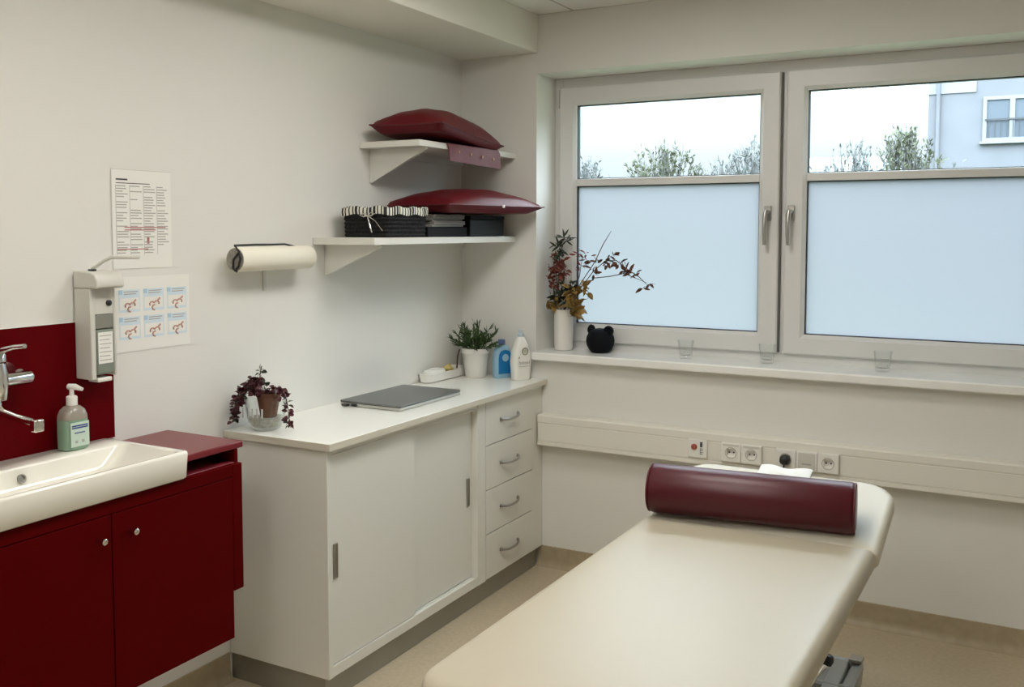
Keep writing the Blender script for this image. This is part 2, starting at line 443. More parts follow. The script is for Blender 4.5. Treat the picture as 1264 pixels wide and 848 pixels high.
# ------------------------------------------------------------------ white sideboard
sb = thing('sideboard', 'long white sideboard with two sliding doors and four drawers', 'cabinet', (0.004,-1.58,0))
D = .4514; ZB, ZT = .0945, .873
mb = MB()
mb.box((.004,-1.58,ZB),(D,-1.556,ZT))        # near side panel
mb.box((.004,-1.556,ZB),(.022,-.11,ZT))      # back
mb.box((.022,-1.556,ZB),(D-.002,-.607,.128)) # floor of the door bay
mb.box((.022,-1.556,.852),(D-.004,-.607,ZT))
mb.box((.022,-.607,ZB),(D,-.542,ZT))         # upright between doors and drawers
mb.box((.022,-.542,ZB),(D-.022,-.112,ZT))
mb.box((.004,-.112,ZB),(D-.004,-.004,ZT))    # end panel and filler
obj('body', mb, LAM, sb, bevel=.0015)
obj('plinth', B((.004,-1.572,.001),(.4276,-.035,ZB)), PLINTH, sb)
for a_, b_ in (((D-.006,-1.555,.129),(D-.002,-.608,.1335)), ((D-.028,-1.555,.129),(D-.024,-.608,.133)), ((D-.006,-1.555,.8485),(D-.002,-.608,.8515))):
    obj('sliding_track', B(a_, b_), WHITEP, sb)
for (y0, y1, xf, hy, hz) in ((-1.554,-1.062,D-.008,-1.533,.487), (-1.075,-.609,D-.030,-.640,.50)):
    d_ = obj('sliding_door', B((xf-.016,y0,.134),(xf,y1,.848)), LAM, sb, bevel=.001)
    h = MB()
    h.rings([[Vector((xf+.0005,hy+sy*a,hz+sz*b)) for sy,sz in ((-1,-1),(1,-1),(1,1),(-1,1))] for a,b in ((.011,.06),)]+
            [[Vector((xf+.004,hy+sy*a,hz+sz*b)) for sy,sz in ((-1,-1),(1,-1),(1,1),(-1,1))] for a,b in ((.011,.06),(.008,.056))]+
            [[Vector((xf-.002,hy+sy*a,hz+sz*b)) for sy,sz in ((-1,-1),(1,-1),(1,1),(-1,1))] for a,b in ((.0078,.055),)])
    hh = obj('recessed_grip', h, METAL, d_); hh['label'] = 'dark steel recessed grip'
for k in range(4):
    z1 = .869 - k*.1925; z0 = z1 - .1885
    if k == 3: z0 = .0985
    d_ = obj('drawer', B((D-.021,-.538,z0),(D,-.115,z1)), LAM, sb, bevel=.0015)
    zc = (z0+z1)/2 - .002; h = MB(); yc = -.335
    pts = []
    for i in range(13):
        a = -1 + 2*i/12
        pts.append((D + .004 + .019*(1-a**4), yc + .078*a, zc + .004 - .007*(1-a*a)))
    h.tube(pts, [.0065]+[.0055]*11+[.0065], 10)
    h.cyl((D-.001,yc-.078,zc+.004),(D+.006,yc-.078,zc+.004),.008,12); h.cyl((D-.001,yc+.078,zc+.004),(D+.006,yc+.078,zc+.004),.008,12)
    hh = obj('bow_handle', h, METAL, d_); hh['label'] = 'brushed steel bow handle'
wt = MB(); wt.m = 0; wt.box((.002,-1.592,ZT+.0005),(.472,-.002,.8986))
ct = obj('countertop', wt, [LAMTOP], loc=(.002,-1.592,ZT), bevel=.002)
tag(ct, 'white laminate countertop lying on the sideboard', 'countertop')
ed = MB(); ed.box((.002,-1.5938,ZT+.001),(.472,-1.5922,.8968)); ed.box((.4722,-1.5938,ZT+.001),(.4738,-.002,.8968))
obj('edge_band', ed, EDGE, ct)

# ------------------------------------------------------------------ red washbasin cabinet
VX, VY0, VY1, VZ0, VZ1 = .352, -2.86, -1.905, .345, .885
va = thing('washbasin_cabinet', 'dark red wall-hung cabinet under the washbasin', 'cabinet', (.002,VY0,VZ0))
mb = MB()
mb.box((.002,VY0,VZ0),(VX-.021,VY1-.004,VZ0+.018)); mb.box((.002,VY0,VZ0),(VX-.021,VY0+.018,.86)); mb.box((.002,VY1-.022,VZ0),(VX-.021,VY1-.004,.86)); mb.box((.002,VY0,VZ0),(.014,VY1-.004,.86))
obj('body', mb, REDL, va)
for y0, y1, ky in ((VY0,-2.342,-2.385), (-2.338,VY1,-2.285)):
    d_ = obj('door', B((VX-.019,y0,VZ0),(VX,y1,.845)), REDL, va, bevel=.0012)
    k_ = MB(); k_.lathe([(.0065,0),(.006,.008),(.0065,.020),(.0085,.027),(.0085,.031),(.006,.033)], (VX,ky,.788), 18, (1,0,0))
    kk = obj('knob', k_, CHROME, d_); kk['label'] = 'small round chrome knob'
obj('apron', B((VX-.019,VY0,.8475),(VX,VY1,VZ1-.0012)), REDL, va, bevel=.0012)
mb = MB(); mb.box((VX-.019,VY1+.0015,.49),(VX+.0005,-1.862,.884)); 
obj('filler_panel', mb, REDL, va, bevel=.004)
mb = MB(); mb.box((.02,-1.874,.49),(VX-.0195,-1.860,.924)); obj('side_panel', mb, REDL, va, bevel=.0012)
wv = obj('vanity_worktop', B((.002,VY0,.8605),(VX-.0200,-1.8745,VZ1)), REDTOP, loc=(.002,VY0,.8605), bevel=.0015)
tag(wv, 'red worktop under the washbasin', 'worktop')
rb = obj('ledge_board', B((.002,-2.076,.9245),(.334,-1.838,.945)), REDTOP, loc=(.002,-2.06,.9245), bevel=.003)
tag(rb, 'raised red board between washbasin and white sideboard', 'board')
sp = obj('splashback', B((.001,-3.3,.962),(.008,-2.048,1.327)), REDSPL, loc=(.001,-3.3,.93)); tag(sp, 'dark red splashback panel on the wall behind the tap', 'splashback')
obj('edge_strip', B((.001,-3.3,1.3272),(.009,-2.046,1.330)), WHITEP, sp)

# washbasin
bs = thing('washbasin', 'white rectangular ceramic washbasin on the red cabinet', 'washbasin', (.19,-2.4,VZ1))
x0, x1, y0, y1 = .009, .368, -2.74, -2.082
mb = MB(); zr = .967
def RR(i, z, r, dx0=0): return rrect(x0+i+dx0, x1-i, y0+i, y1-i, r, z, 5)
rs = [RR(.010, VZ1+.001, .012), RR(.004, VZ1+.006, .014), RR(0, zr-.008, .015), RR(.002, zr-.002, .014), RR(.007, zr, .010)]
rs += [rrect(x0+.105, x1-.014, y0+.02, y1-.022, .03, zr, 5), rrect(x0+.109, x1-.018, y0+.024, y1-.028, .03, zr-.006, 5),
       rrect(x0+.118, x1-.035, y0+.05, y1-.075, .04, zr-.050, 5), rrect(x0+.135, x1-.06, y0+.09, y1-.12, .05, VZ1+.012, 5), rrect(x0+.19, x1-.12, y0+.25, y1-.28, .02, VZ1+.010, 5)]
mb.rings(rs)
obj('basin', mb, CERAM, bs, smooth=.9)
ov = MB(); ov.lathe([(.004,-.002),(.012,-.002),(.012,.003),(.0085,.003),(.0085,-.001)], (.126,-2.44,.936), 20, (1,0,.35))
o = obj('overflow_ring', ov, METAL, bs); o['label'] = 'dark steel overflow ring'
dr = MB(); dr.lathe([(.02,0),(.022,.003),(.018,.005),(.003,.004)], (.245,-2.40,VZ1+.0105), 20); obj('drain', dr, CHROME, bs)

# wall tap
tp = thing('wall_mixer_tap', 'chrome wall-mounted mixer tap above the washbasin', 'tap', (.008,-2.469,1.2))
mb = MB()
for yy in (-2.399,-2.539):
    obj('wall_union', MB().lathe([(.030,0),(.030,.005),(.022,.014),(.016,.03),(.016,.062)], (.008,yy,1.206), 20, (1,0,0)), CHROME, tp)
mb = MB(); mb.tube([(.072,-2.569,1.197),(.072,-2.564,1.197),(.072,-2.374,1.197),(.072,-2.366,1.197)], [.015,.020,.020,.014], 18)
mb.lathe([(.018,-.055),(.026,-.05),(.030,-.02),(.030,.02),(.026,.048),(.02,.052)], (.074,-2.469,1.197), 20)
obj('mixer_body', mb, CHROME, tp)
mb = MB(); mb.lathe([(.027,0),(.027,.018),(.018,.030),(.004,.034)], (.074,-2.469,1.25), 20)
mb.tube([(.074,-2.469,1.268),(.105,-2.466,1.283),(.145,-2.462,1.292),(.185,-2.459,1.297)], [.010,.008,.0065,.006], 12)
obj('lever', mb, CHROME, tp)
mb = MB(); mb.tube([(.074,-2.469,1.15),(.078,-2.469,1.128),(.095,-2.467,1.116),(.15,-2.462,1.106),(.215,-2.456,1.097)], [.012,.012,.011,.010,.010], 14)
obj('spout', mb, CHROME, tp)
obj('aerator', B((.208,-2.470,1.075),(.232,-2.442,1.108)), CHROME, tp, bevel=.004)

# pump bottle on basin
sbx = (.058,-2.232)
so = thing('soap_bottle', 'clear pump bottle of green soap standing on the washbasin rim', 'soap bottle', (sbx[0],sbx[1],zr))
def orings(c, levels, n=6):   # oval-rect bottle rings: (half w y, half d x, z)
    return [rrect(c[0]-d, c[0]+d, c[1]-wd, c[1]+wd, min(d,wd)*.75, z, n) for wd, d, z in levels]
mb = MB(); mb.rings(orings(sbx, [(.034,.027,zr+.0005),(.038,.031,zr+.004),(.039,.032,zr+.035),(.039,.032,zr+.088)])); obj('soap', mb, SOAPG, so)
mb = MB(); mb.rings(orings(sbx, [(.039,.032,zr+.0885),(.038,.031,zr+.100),(.032,.027,zr+.115),(.021,.019,zr+.125),(.014,.014,zr+.128)])); obj('bottle_neck', mb, SOAPT, so)
mb = MB(); mb.lathe([(.0155,0),(.0155,.024),(.012,.027),(.007,.028),(.006,.048)], (*sbx,zr+.128), 20)
mb.tube([(sbx[0]-.012,sbx[1],zr+.180),(sbx[0]+.01,sbx[1]+.004,zr+.181),(sbx[0]+.032,sbx[1]+.012,zr+.174)], [.009,.009,.005], 12)
o = obj('pump', mb, WHITEP, so); o['label'] = 'white pump head'
lb = MB(); lb.m = 0
def lab_box(y0, y1, z0, z1, m, xx): lb.m = m; lb.box((xx,sbx[1]+y0,zr+z0),(xx+.0006,sbx[1]+y1,zr+z1))
lab_box(-.030,.030,.012,.082,0,sbx[0]+.0321)
for zz in (.070,.064): lab_box(-.026,.026,zz,zz+.004,1,sbx[0]+.0326)
lab_box(-.018,.016,.050,.053,1,sbx[0]+.0326)
for yy in (-.012,.010): lab_box(yy-.004,yy+.004,.022,.030,2,sbx[0]+.0326)
obj('label_sticker', lb, [LABELG, NAVY, INK], so)

# wall soap dispenser
dz = thing('soap_dispenser', 'white wall soap dispenser with elbow lever above the red splashback', 'soap dispenser', (.008,-2.14,1.16))
ya, yb = -2.180, -2.085
mb = MB()
mb.box((.0085,ya+.001,1.160),(.080,ya+.018,1.4275))             # left cheek
mb.box((.0085,yb-.010,1.165),(.074,yb-.001,1.4275))          # right cheek
mb.box((.0085,ya+.018,1.165),(.03,yb-.010,1.4275))
mb.rings([[Vector((.0085,y,1.428)),Vector((.108,y,1.428)),Vector((.112,y,1.434)),Vector((.111,y,1.452)),Vector((.102,y,1.468)),Vector((.085,y,1.476)),Vector((.0085,y,1.479))] for y in (ya,ya+.012,yb-.012,yb)])
obj('housing', mb, GREYP, dz, bevel=.004)
obj('front_plate', B((.03,ya+.018,1.350),(.072,yb-.010,1.4275)), GREYP, dz, bevel=.002)
obj('lock_knob', MB().lathe([(.009,0),(.009,.005),(.006,.007)], (.072,yb-.026,1.383), 14, (1,0,0)), BLACK, dz)
obj('viewing_window', B((.03,ya+.019,1.308),(.074,yb-.011,1.349)), SMOKE, dz, bevel=.002)
obj('cartridge', B((.03,ya+.020,1.172),(.078,yb-.012,1.306)), CARTR, dz, bevel=.006)
lb = MB(); lb.box((.0782,ya+.026,1.205),(.0788,yb-.019,1.298)); lb.m = 1
for q in range(7): lb.box((.0788,ya+.030,1.214+q*.012),(.0791,yb-.024-(.006 if q % 2 else 0),1.2165+q*.012))
obj('cartridge_label', lb, [PAPER, INK], dz)
obj('outlet', B((.03,ya+.025,1.150),(.075,yb-.02,1.163)), WHITEP, dz, bevel=.003)
mb = MB(); mb.tube([(.042,-2.140,1.483),(.056,-2.136,1.492),(.078,-2.128,1.508),(.098,-2.118,1.518),(.138,-2.092,1.518),(.168,-2.075,1.518)], [.006,.005,.005,.005,.005,.005], 10)
obj('lever_arm', mb, GREYP, dz); 
obj('lever_pivot', B((.034,-2.150,1.4775),(.052,-2.132,1.4835)), BLACK, dz, bevel=.002)

# notice and poster on the wall
nt_ = thing('notice', 'printed sheet with a grey and red table pinned above the soap dispenser', 'notice', (.0005,-1.92,1.475))
mb = MB(); mb.box((.0006,-2.034,1.478),(.0022,-1.806,1.784)); obj('sheet', mb, PAPER, nt_)
pr = MB()
def mk(y0, z0, y1, z1, m, x=.0023): pr.m = m; pr.box((x,y0,z0),(x+.0003,y1,z1))
mk(-2.018,1.752,-1.975,1.757,1); mk(-2.018,1.742,-1.89,1.7445,1)
rr = random.Random(3)
for c in range(4):
    yA = -2.018+c*.052
    for r_ in range(26):
        if rr.random() < .85:
            z = 1.733-r_*.0083; mk(yA, z, yA+.046*rr.uniform(.5,1), z+.0032, 0)
    mk(yA-.002,1.52,yA-.001,1.738,0)
mk(-1.99,1.605,-1.83,1.608,2); mk(-1.99,1.597,-1.87,1.600,2); mk(-2.018,1.537,-1.90,1.540,2); mk(-1.905,1.555,-1.896,1.575,2)
obj('print', pr, [INK, INKD, INKR], nt_)
mb = MB(); mb.box((.0026,-2.036,1.476),(.0030,-2.034,1.786)); mb.box((.0026,-2.036,1.784),(.0030,-1.804,1.786)); obj('sleeve_edge', mb, GREYP, nt_)

po = thing('hand_wash_poster', 'white poster of six pale blue hand washing pictures beside the soap dispenser', 'poster', (.0005,-1.88,1.218))
mb = MB(); mb.box((.0006,-2.04,1.218),(.0022,-1.737,1.452)); obj('sheet', mb, PAPER, po)
pp = MB()
def mp(y0, z0, y1, z1, m, x=.0023): pp.m = m; pp.box((x,y0,z0),(x+.0002+m*.0001,y1,z1))
for r_ in range(2):
    for c in range(3):
        ya_ = -2.018+c*.094; zt = 1.412-r_*.085
        mp(ya_, zt-.070, ya_+.080, zt, 0)
        mp(ya_+.004, zt-.062, ya_+.076, zt-.026, 1)
        mp(ya_, zt-.014, ya_+.014, zt, 2)
        mp(ya_+.020, zt-.008, ya_+.072, zt-.005, 4); mp(ya_+.020, zt-.015, ya_+.066, zt-.012, 4)
        # little ring of two hands
        pp.m = 3; cy, cz = ya_+.042, zt-.050
        for (dy, dz_, a) in ((-.009,0,.5),(.009,.002,-.5),(.001,-.011,1.5)):
            pts = [(.0030, cy+dy+.010*math.cos(a+t), cz+dz_+.008*math.sin(a+t)) for t in (0,.8,1.6,2.4,3.2)]
            pp.tube(pts, .0028, 5)
        pp.tube([(.0030,cy+.012,cz+.01),(.0030,cy+.022,cz+.018)], .003, 5)
obj('pictures', pp, [SKYB2, PAPER, SKYB, HANDP, INK], po)

# paper towel roll on its holder
rh = thing('roll_holder', 'black wire holder carrying the paper roll on the left wall', 'roll holder', (.001,-1.40,1.49))
mb = MB()
obj('wall_plate', B((.001,-1.41,1.470),(.008,-1.33,1.512)), WHITEP, rh, bevel=.002)
mb = MB()
c0 = (.072, 1.497)
mb.tube([(.008,-1.37,1.545),(.03,-1.30,1.546),(.05,-1.225,1.53),(.066,-1.212,1.505),(.072,-1.212,1.497)], .0035, 8)
mb.tube([(.008,-1.37,1.545),(.03,-1.45,1.546),(.062,-1.585,1.545),(.095,-1.600,1.525),(.104,-1.603,1.50),(.095,-1.603,1.475),(.078,-1.603,1.458)], .004, 8)
mb.tube([(.088,-1.603,1.456),(.070,-1.603,1.468),(.072,-1.603,1.497),(.098,-1.603,1.522)], .004, 8)
obj('wire_arm', mb, BLACK, rh)
rl = thing('paper_roll', 'roll of white paper towel on the wall holder', 'paper roll', (.072,-1.41,1.455))
mb = MB(); mb.lathe([(.041,-1.594),(.043,-1.590),(.043,-1.222),(.041,-1.218)], (.072,0,1.497), 32, (0,1,0)); obj('paper', mb, ROLLW, rl)
mb = MB(); mb.lathe([(.039,-1.5965),(.0395,-1.5945)], (.072,0,1.497), 32, (0,1,0)); 
obj('roll_end', mb, ROLLE, rl)
mb = MB(); mb.rings([[Vector((.041,y,z)) ,Vector((.043,y,z))] for y, z in ((-1.40,1.466),(-1.36,1.466))]) if False else None
mb = MB(); mb.box((.001,-1.388,1.375),(.005,-1.372,1.469)); obj('roll_shadow_strip', mb, GREYP, rh, bevel=.001)  # flat grey strip standing in for the roll's shadow on the wall

# ------------------------------------------------------------------ shelves
def shelf(y0, zt, th, yb, zb_, x1, label):
    t = thing('wall_shelf', label, 'shelf', (.001,y0,zt), group='white wall shelves')
    obj('board', B((.001,y0,zt-th),(.300,-.0015,zt)), LAM, t, bevel=.0015)
    mb = MB()
    tri = [(.001,zt-th-.0005),(x1,zt-th-.0005),(x1,zt-th-.008),(.012,zb_),(.001,zb_)]
    mb.rings([[Vector((x,y,z)) for x, z in tri] for y in (yb-.009,yb+.009)])
    obj('bracket', mb, LAM, t, bevel=.001)
    obj('wall_batten', B((.001,yb+.0095,zt-th-.028),(.018,-.01,zt-th-.0005)), LAM, t)
shelf(-1.109, 1.569, .027, -1.03, 1.420, .275, 'longer lower white wall shelf carrying basket and black boxes')
shelf(-.806, 1.962, .025, -.73, 1.797, .282, 'shorter upper white wall shelf carrying one red cushion')

# cushions
def pillow(a, b, h, flat, n=30, pw=.45):
    mb = MB(); N = n
    top = []; bot = []
    for i in range(N+1):
        for j in range(N+1):
            u = -1+2*i/N; v = -1+2*j/N
            x = a*u*(1-.07*(1-v*v)*abs(u)); y = b*v*(1-.07*(1-u*u)*abs(v))
            k = ((1-abs(u)**2.0)*(1-abs(v)**2.0))
            k = max(k, 0)**pw
            wr = 1 + .03*math.sin(7*u+3*v) + .02*math.sin(11*v-4*u)
            top.append(Vector((x,y, h*k*wr))); bot.append(Vector((x,y,-min(h*k, flat) )))
    n1 = N+1; fs = []; fs2 = []
    for i in range(N):
        for j in range(N):
            q = (i*n1+j,(i+1)*n1+j,(i+1)*n1+j+1,i*n1+j+1); fs.append(q); fs2.append(q[::-1])
    mb.add(top, fs); mb.add(bot, fs2)
    edge = [(i*n1) for i in range(N)] + [N*n1+j for j in range(N)] + [(N-i)*n1+N for i in range(N)] + [N-j for j in range(N)]
    return mb, [top[k] for k in edge]
def cushion(label, loc, rz, a, b, h, flat, tilt=(0,0)):
    t = thing('cushion', label, 'cushion', loc, rz, group='dark red leatherette cushions')
    t.rotation_euler = (tilt[0], tilt[1], rz)
    mb, edge = pillow(a, b, h, flat)
    obj('cover', mb, CUSH, t, local=True, smooth=3)
    sm = MB(); sm.tube(edge+[edge[0]], .0035, 6); obj('seam_piping', sm, SEAM, t, local=True)
    return t
c1 = cushion('dark red cushion lying on the upper shelf', (.185,-.475,2.007), math.radians(97), .325, .165, .100, .030, (0,math.radians(4.0)))
c2 = cushion('dark red cushion with white zip tag lying on the black boxes', (.222,-.330,1.7045), math.radians(80), .325, .20, .078, .032)
zt_ = MB(); zt_.box((.020,-.206,-.008),(.030,-.200,.004)); 
o = obj('zip_tag', zt_, WHITEP, c2, local=True); o['label'] = 'small white zip tag'

st = thing('studded_strap', 'red brown strap with pale studs hanging over the upper shelf edge', 'strap', (.30,-.40,1.962))
mb = MB(); ny = 14
outer = [(.255,1.9650),(.300,1.9650),(.3065,1.9615),(.3075,1.945),(.3085,1.91),(.3095,1.889)]
inner = [(.3070,1.889),(.3055,1.91),(.3035,1.945),(.3015,1.9625),(.300,1.9630),(.255,1.9630)]
rs = []
for k in range(ny+1):
    y = -.612 + .437*k/ny; wv_ = .0025*math.sin(k*1.3) + .003
    rs.append([Vector((x+(wv_ if z < 1.95 else 0), y + (.012 if z < 1.95 else 0), z-.012*(k/ny) if z < 1.9 else z)) for x, z in outer+inner])
mb.rings(rs); obj('band', mb, STRAPM, st)
for k in range(4):
    y = -.530 + k*.098
    obj('stud', MB().lathe([(.006,-.001),(.006,.003),(.003,.005)], (.3135,y,1.930-.004*k), 12, (1,0,0)), COPPER, st)

# basket
ba = thing('woven_basket', 'black woven basket with zebra striped liner on the lower shelf', 'basket', (.17,-.85,1.5695))
bx0, bx1, by0, by1, bz0, bz1 = .060, .278, -.998, -.718, 1.5698, 1.682
mb = MB(); rs = []
for k in range(15):
    z = bz0 + (bz1-bz0)*k/14; e = .003*(k % 2) - .004*(1-k/14)
    rs.append(rrect(bx0-e, bx1+e, by0-e, by1+e, .018, z, 4))
rs.append(rrect(bx0+.006, bx1-.006, by0+.006, by1-.006, .014, bz1, 4)); rs.append(rrect(bx0+.008, bx1-.008, by0+.008, by1-.008, .014, bz0+.008, 4))
mb.rings(rs); obj('weave', mb, WEAVE, ba, smooth=.2)
lin = MB(); per = rrect(bx0-.004, bx1+.004, by0-.004, by1+.004, .018, 0, 4)
dense = []
for i in range(len(per)):
    a, b = per[i], per[(i+1) % len(per)]; n = max(1, int((b-a).length/.006))
    dense += [a+(b-a)*k/n for k in range(n)]
cc = Vector(((bx0+bx1)/2,(by0+by1)/2,0)); nD = len(dense); acc = 0; stripes = []
for i, p in enumerate(dense):
    acc += (dense[(i+1) % nD]-p).length; stripes.append(int(acc/.0085) % 2)
def lp(off, z, ph): return [Vector((*(cc+(p-cc)*(1+off/ (p-cc).length)).xy, z+.004*math.sin(i*.35+ph))) for i, p in enumerate(dense)]
L = [lp(.003,bz1-.024,0), lp(.005,bz1-.008,.5), lp(.003,bz1+.006,.3), lp(-.006,bz1+.008,.2), lp(-.014,bz1-.02,0)]
vs = [p for r in L for p in r]
for j in range(len(L)-1):
    for i in range(nD):
        lin.m = stripes[i]; 
        lin.f.append([j*nD+i, j*nD+(i+1) % nD, (j+1)*nD+(i+1) % nD, (j+1)*nD+i]); lin.mi.append(lin.m)
lin.v = vs
obj('striped_liner', lin, [ZEBW, ZEBB], ba)
rbn = MB(); kx, ky_, kz = .195, by0-.014, bz1-.028
rbn.tube([(kx,ky_,kz),(kx-.018,ky_-.006,kz+.009),(kx-.035,ky_-.004,kz+.002),(kx-.018,ky_-.003,kz-.004),(kx,ky_,kz)], .0022, 6)
rbn.tube([(kx,ky_,kz),(kx+.02,ky_-.006,kz+.012),(kx+.038,ky_-.004,kz+.008),(kx+.02,ky_-.003,kz),(kx,ky_,kz)], .0022, 6)
rbn.tube([(kx,ky_,kz),(kx+.012,ky_-.004,kz-.03),(kx+.022,ky_-.001,kz-.065)], .003, 6)
rbn.tube([(kx,ky_,kz),(kx+.04,ky_-.004,kz-.02),(kx+.072,ky_-.001,kz-.058)], .002, 6)
o = obj('ribbon_bow', rbn, CHROME, ba); o['label'] = 'silver ribbon bow'

# boxes on the lower shelf
b1 = thing('flat_box', 'low black box next to the basket under the red cushion', 'box', (.14,-.54,1.5695))
obj('body', B((.02,-.700,1.5698),(.268,-.390,1.612)), BLACKM, b1, bevel=.003)
st2 = thing('magazine_stack', 'stack of grey magazines on the low black box', 'magazines', (.14,-.54,1.6125))
zz = 1.6126
for k in range(6):
    e = rr.uniform(-.006,.006); obj('magazine', B((.05,-.655+e,zz),(.262+e,-.410+e,zz+.0082)), mat('magazine_grey', (.30-.03*k,.29-.03*k,.27-.03*k), .6), st2, bevel=.001); zz += .0085
b2 = thing('lidded_box', 'taller dark green black box at the end of the lower shelf', 'box', (.14,-.21,1.5695))
GB = mat('green_black_card', (.008,.013,.012), .4, spec=.3)
obj('body', B((.02,-.370,1.5698),(.272,-.062,1.645)), GB, b2, bevel=.003)
obj('lid', B((.018,-.372,1.6455),(.274,-.060,1.664)), BLACKM, b2, bevel=.003)

# ------------------------------------------------------------------ things on the countertop
HC = .8986
lt = thing('laptop', 'closed grey laptop lying on the white countertop', 'laptop', (.195,-.785,HC+.0005))
LX0, LX1, LY0, LY1 = .052, .350, -1.018, -.575
def skew(mb): return mb
mb = MB(); slab(mb, LX0, LX1, LY0, LY1, HC+.0015, HC+.013, .012, .003, 4); obj('base', mb, LAPS, lt)
mb = MB(); slab(mb, LX0-.001, LX1+.001, LY0-.001, LY1+.001, HC+.015, HC+.0215, .012, .002, 4); obj('lid', mb, LAPT, lt)
mb = MB(); mb.box((LX0+.004,LY0+.004,HC+.0128),(LX1-.004,LY1-.004,HC+.0152)); obj('gap_seal', mb, BLACK, lt)
for a in (.075,.30):
    for b in (LY0+.02, LY1-.02): obj('rubber_foot', MB().cyl((a,b,HC+.0006),(a,b,HC+.002),.008,12), BLACK, lt)
mb = MB(); mb.box((.075,LY0-.016,HC+.003),(.102,LY0+.002,HC+.010)); mb.box((.115,LY0-.006,HC+.002),(.14,LY0,HC+.012)); obj('plug_adapter', mb, BLACK, lt, bevel=.001)

# trailing plant in glass bowl
pb = thing('trailing_plant', 'burgundy trailing plant in a clear glass bowl on the countertop', 'plant', (.115,-1.505,HC))
PC = Vector((.118,-1.505,HC+.0005))
prof_o = [(.040,0),(.052,.008),(.062,.03),(.070,.065),(.074,.10),(.076,.122)]
prof_i = [(.073,.122),(.071,.10),(.067,.065),(.059,.032),(.049,.012),(.010,.010)]
obj('glass_bowl', MB().lathe(prof_o+prof_i, PC, 32), GLS, pb)
mb = MB(); mb.lathe([(.048,.0125),(.057,.031),(.060,.042),(.01,.043)], PC, 24); obj('pebble_layer', mb, mat('pale_gravel', (.60,.60,.52), .6, noise=.4, nscale=120), pb)
mb = MB(); q = PC + Vector((.008,.005,.044)); mb.lathe([(.028,0),(.040,.070),(.043,.072),(.043,.085),(.039,.085),(.036,.072),(.02,.07)], q, 20); obj('clay_pot', mb, POTB, pb)
mb = MB(); 
for k in range(5): mb.box((PC.x-.052+k*.018,PC.y-.062+k*.004,PC.z+.045),(PC.x-.046+k*.018,PC.y-.059+k*.004,PC.z+.078))
mb.box((PC.x-.054,PC.y-.0625,PC.z+.056),(PC.x+.030,PC.y-.0585,PC.z+.061)) if False else None
obj('picket_marker', mb, WHITEP, pb)
stm = MB(); lf = MB(); rp = random.Random(11)
trails = [
  [(0,0,.12),(-.04,-.03,.16),(-.075,-.05,.13),(-.088,-.06,.08),(-.090,-.065,.035)],
  [(0,0,.12),(-.03,-.05,.155),(-.06,-.075,.12),(-.070,-.085,.07),(-.072,-.09,.03)],
  [(0,0,.12),(-.02,.01,.17),(-.055,-.02,.165),(-.085,-.035,.12),(-.093,-.04,.075)],
  [(0,0,.12),(-.01,-.02,.17),(-.005,-.02,.20),(.002,-.02,.225)],
  [(0,0,.12),(.0,-.045,.155),(.01,-.065,.145),(.03,-.07,.13)],
  [(0,0,.12),(.05,.0,.15),(.085,-.005,.145),(.112,-.015,.105),(.128,-.025,.055),(.132,-.03,.022)],
  [(0,0,.12),(.04,-.02,.15),(.080,-.03,.15),(.100,-.035,.125)],
  [(0,0,.12),(-.03,-.02,.17),(-.045,-.03,.185)],
  [(0,0,.12),(-.04,-.06,.15),(-.055,-.08,.10),(-.058,-.088,.06)],
]
for ti, tpnts in enumerate(trails):
    pts = [PC+Vector(p) for p in tpnts]
    for p in pts:
        if p.x < .008: p.x = .008 + rp.uniform(0,.006)
    stm.tube(pts, .0016, 5)
    for i in range(len(pts)-1):
        for s_ in range(7 if ti not in (3,7) else 4):
            if i == 0 and s_ < 3: continue
            p = pts[i].lerp(pts[i+1], s_/7)
            for sg in (0,1):
                d = Vector((rp.uniform(-1,1),rp.uniform(-1,1),rp.uniform(-.7,.5))).normalized()
                lf.m = 1 if (ti == 3 and i > 1 or rp.random() < .08) else 0
                pp_ = p + d*.003
                L_ = rp.uniform(.015,.026)
                if (pp_ + d*L_).x < .004: d.x = abs(d.x)
                if (pp_ + d*L_).z < HC+.003: d.z = abs(d.z)
                lf.leaf(pp_, d, L_, L_*.75, fold=.3)
obj('stems', stm, STEM, pb); o = obj('leaves', lf, [PLUM, DKGRN], pb, smooth=2)

# tray with packs
ty = thing('tray', 'small white tray of supplies beside the laptop and potted plant', 'tray', (.06,-.25,HC))
mb = MB(); a = (.010,.081,-.405,-.085)
def TR(i, z, r): return rrect(a[0]+i, a[1]-i, a[2]+i, a[3]-i, r, z, 6)
mb.rings([TR(.010,HC+.0008,.02), TR(.002,HC+.006,.025), TR(0,HC+.040,.025), TR(.004,HC+.041,.022), TR(.006,HC+.036,.02), TR(.012,HC+.008,.018)])
obj('tray_body', mb, WHITEP, ty)
pk = thing('wipes_pack', 'soft white wipes pack in the near end of the tray', 'pack', (.06,-.33,HC+.009))
mb = MB(); slab(mb, .016, .075, -.392, -.245, HC+.0095, HC+.056, .03, .018, 5); obj('pouch', mb, PAPER, pk)
pr = MB(); pr.tube([(.070,-.386,HC+.035),(.045,-.394,HC+.033),(.026,-.386,HC+.036)], .0015, 5); obj('printed_curve', pr, INK, pk)
mb = MB(); slab(mb, .028, .064, -.345, -.285, HC+.0562, HC+.059, .012, .001, 4); obj('flap', mb, WHITEP, pk)
yw = thing('yellow_packet', 'crumpled yellow packet in the small white tray', 'packet', (.06,-.19,HC+.009))
mb = MB(); rs = []
for k in range(5):
    z = HC+.010+.060*k/4; e = .006*math.sin(k*2.1)
    rs.append(rrect(.023+e+.004*k, .070-e-.004*k, -.232+e+.005*k, -.165+e-.006*k, .008, z+.006*math.sin(k), 3))
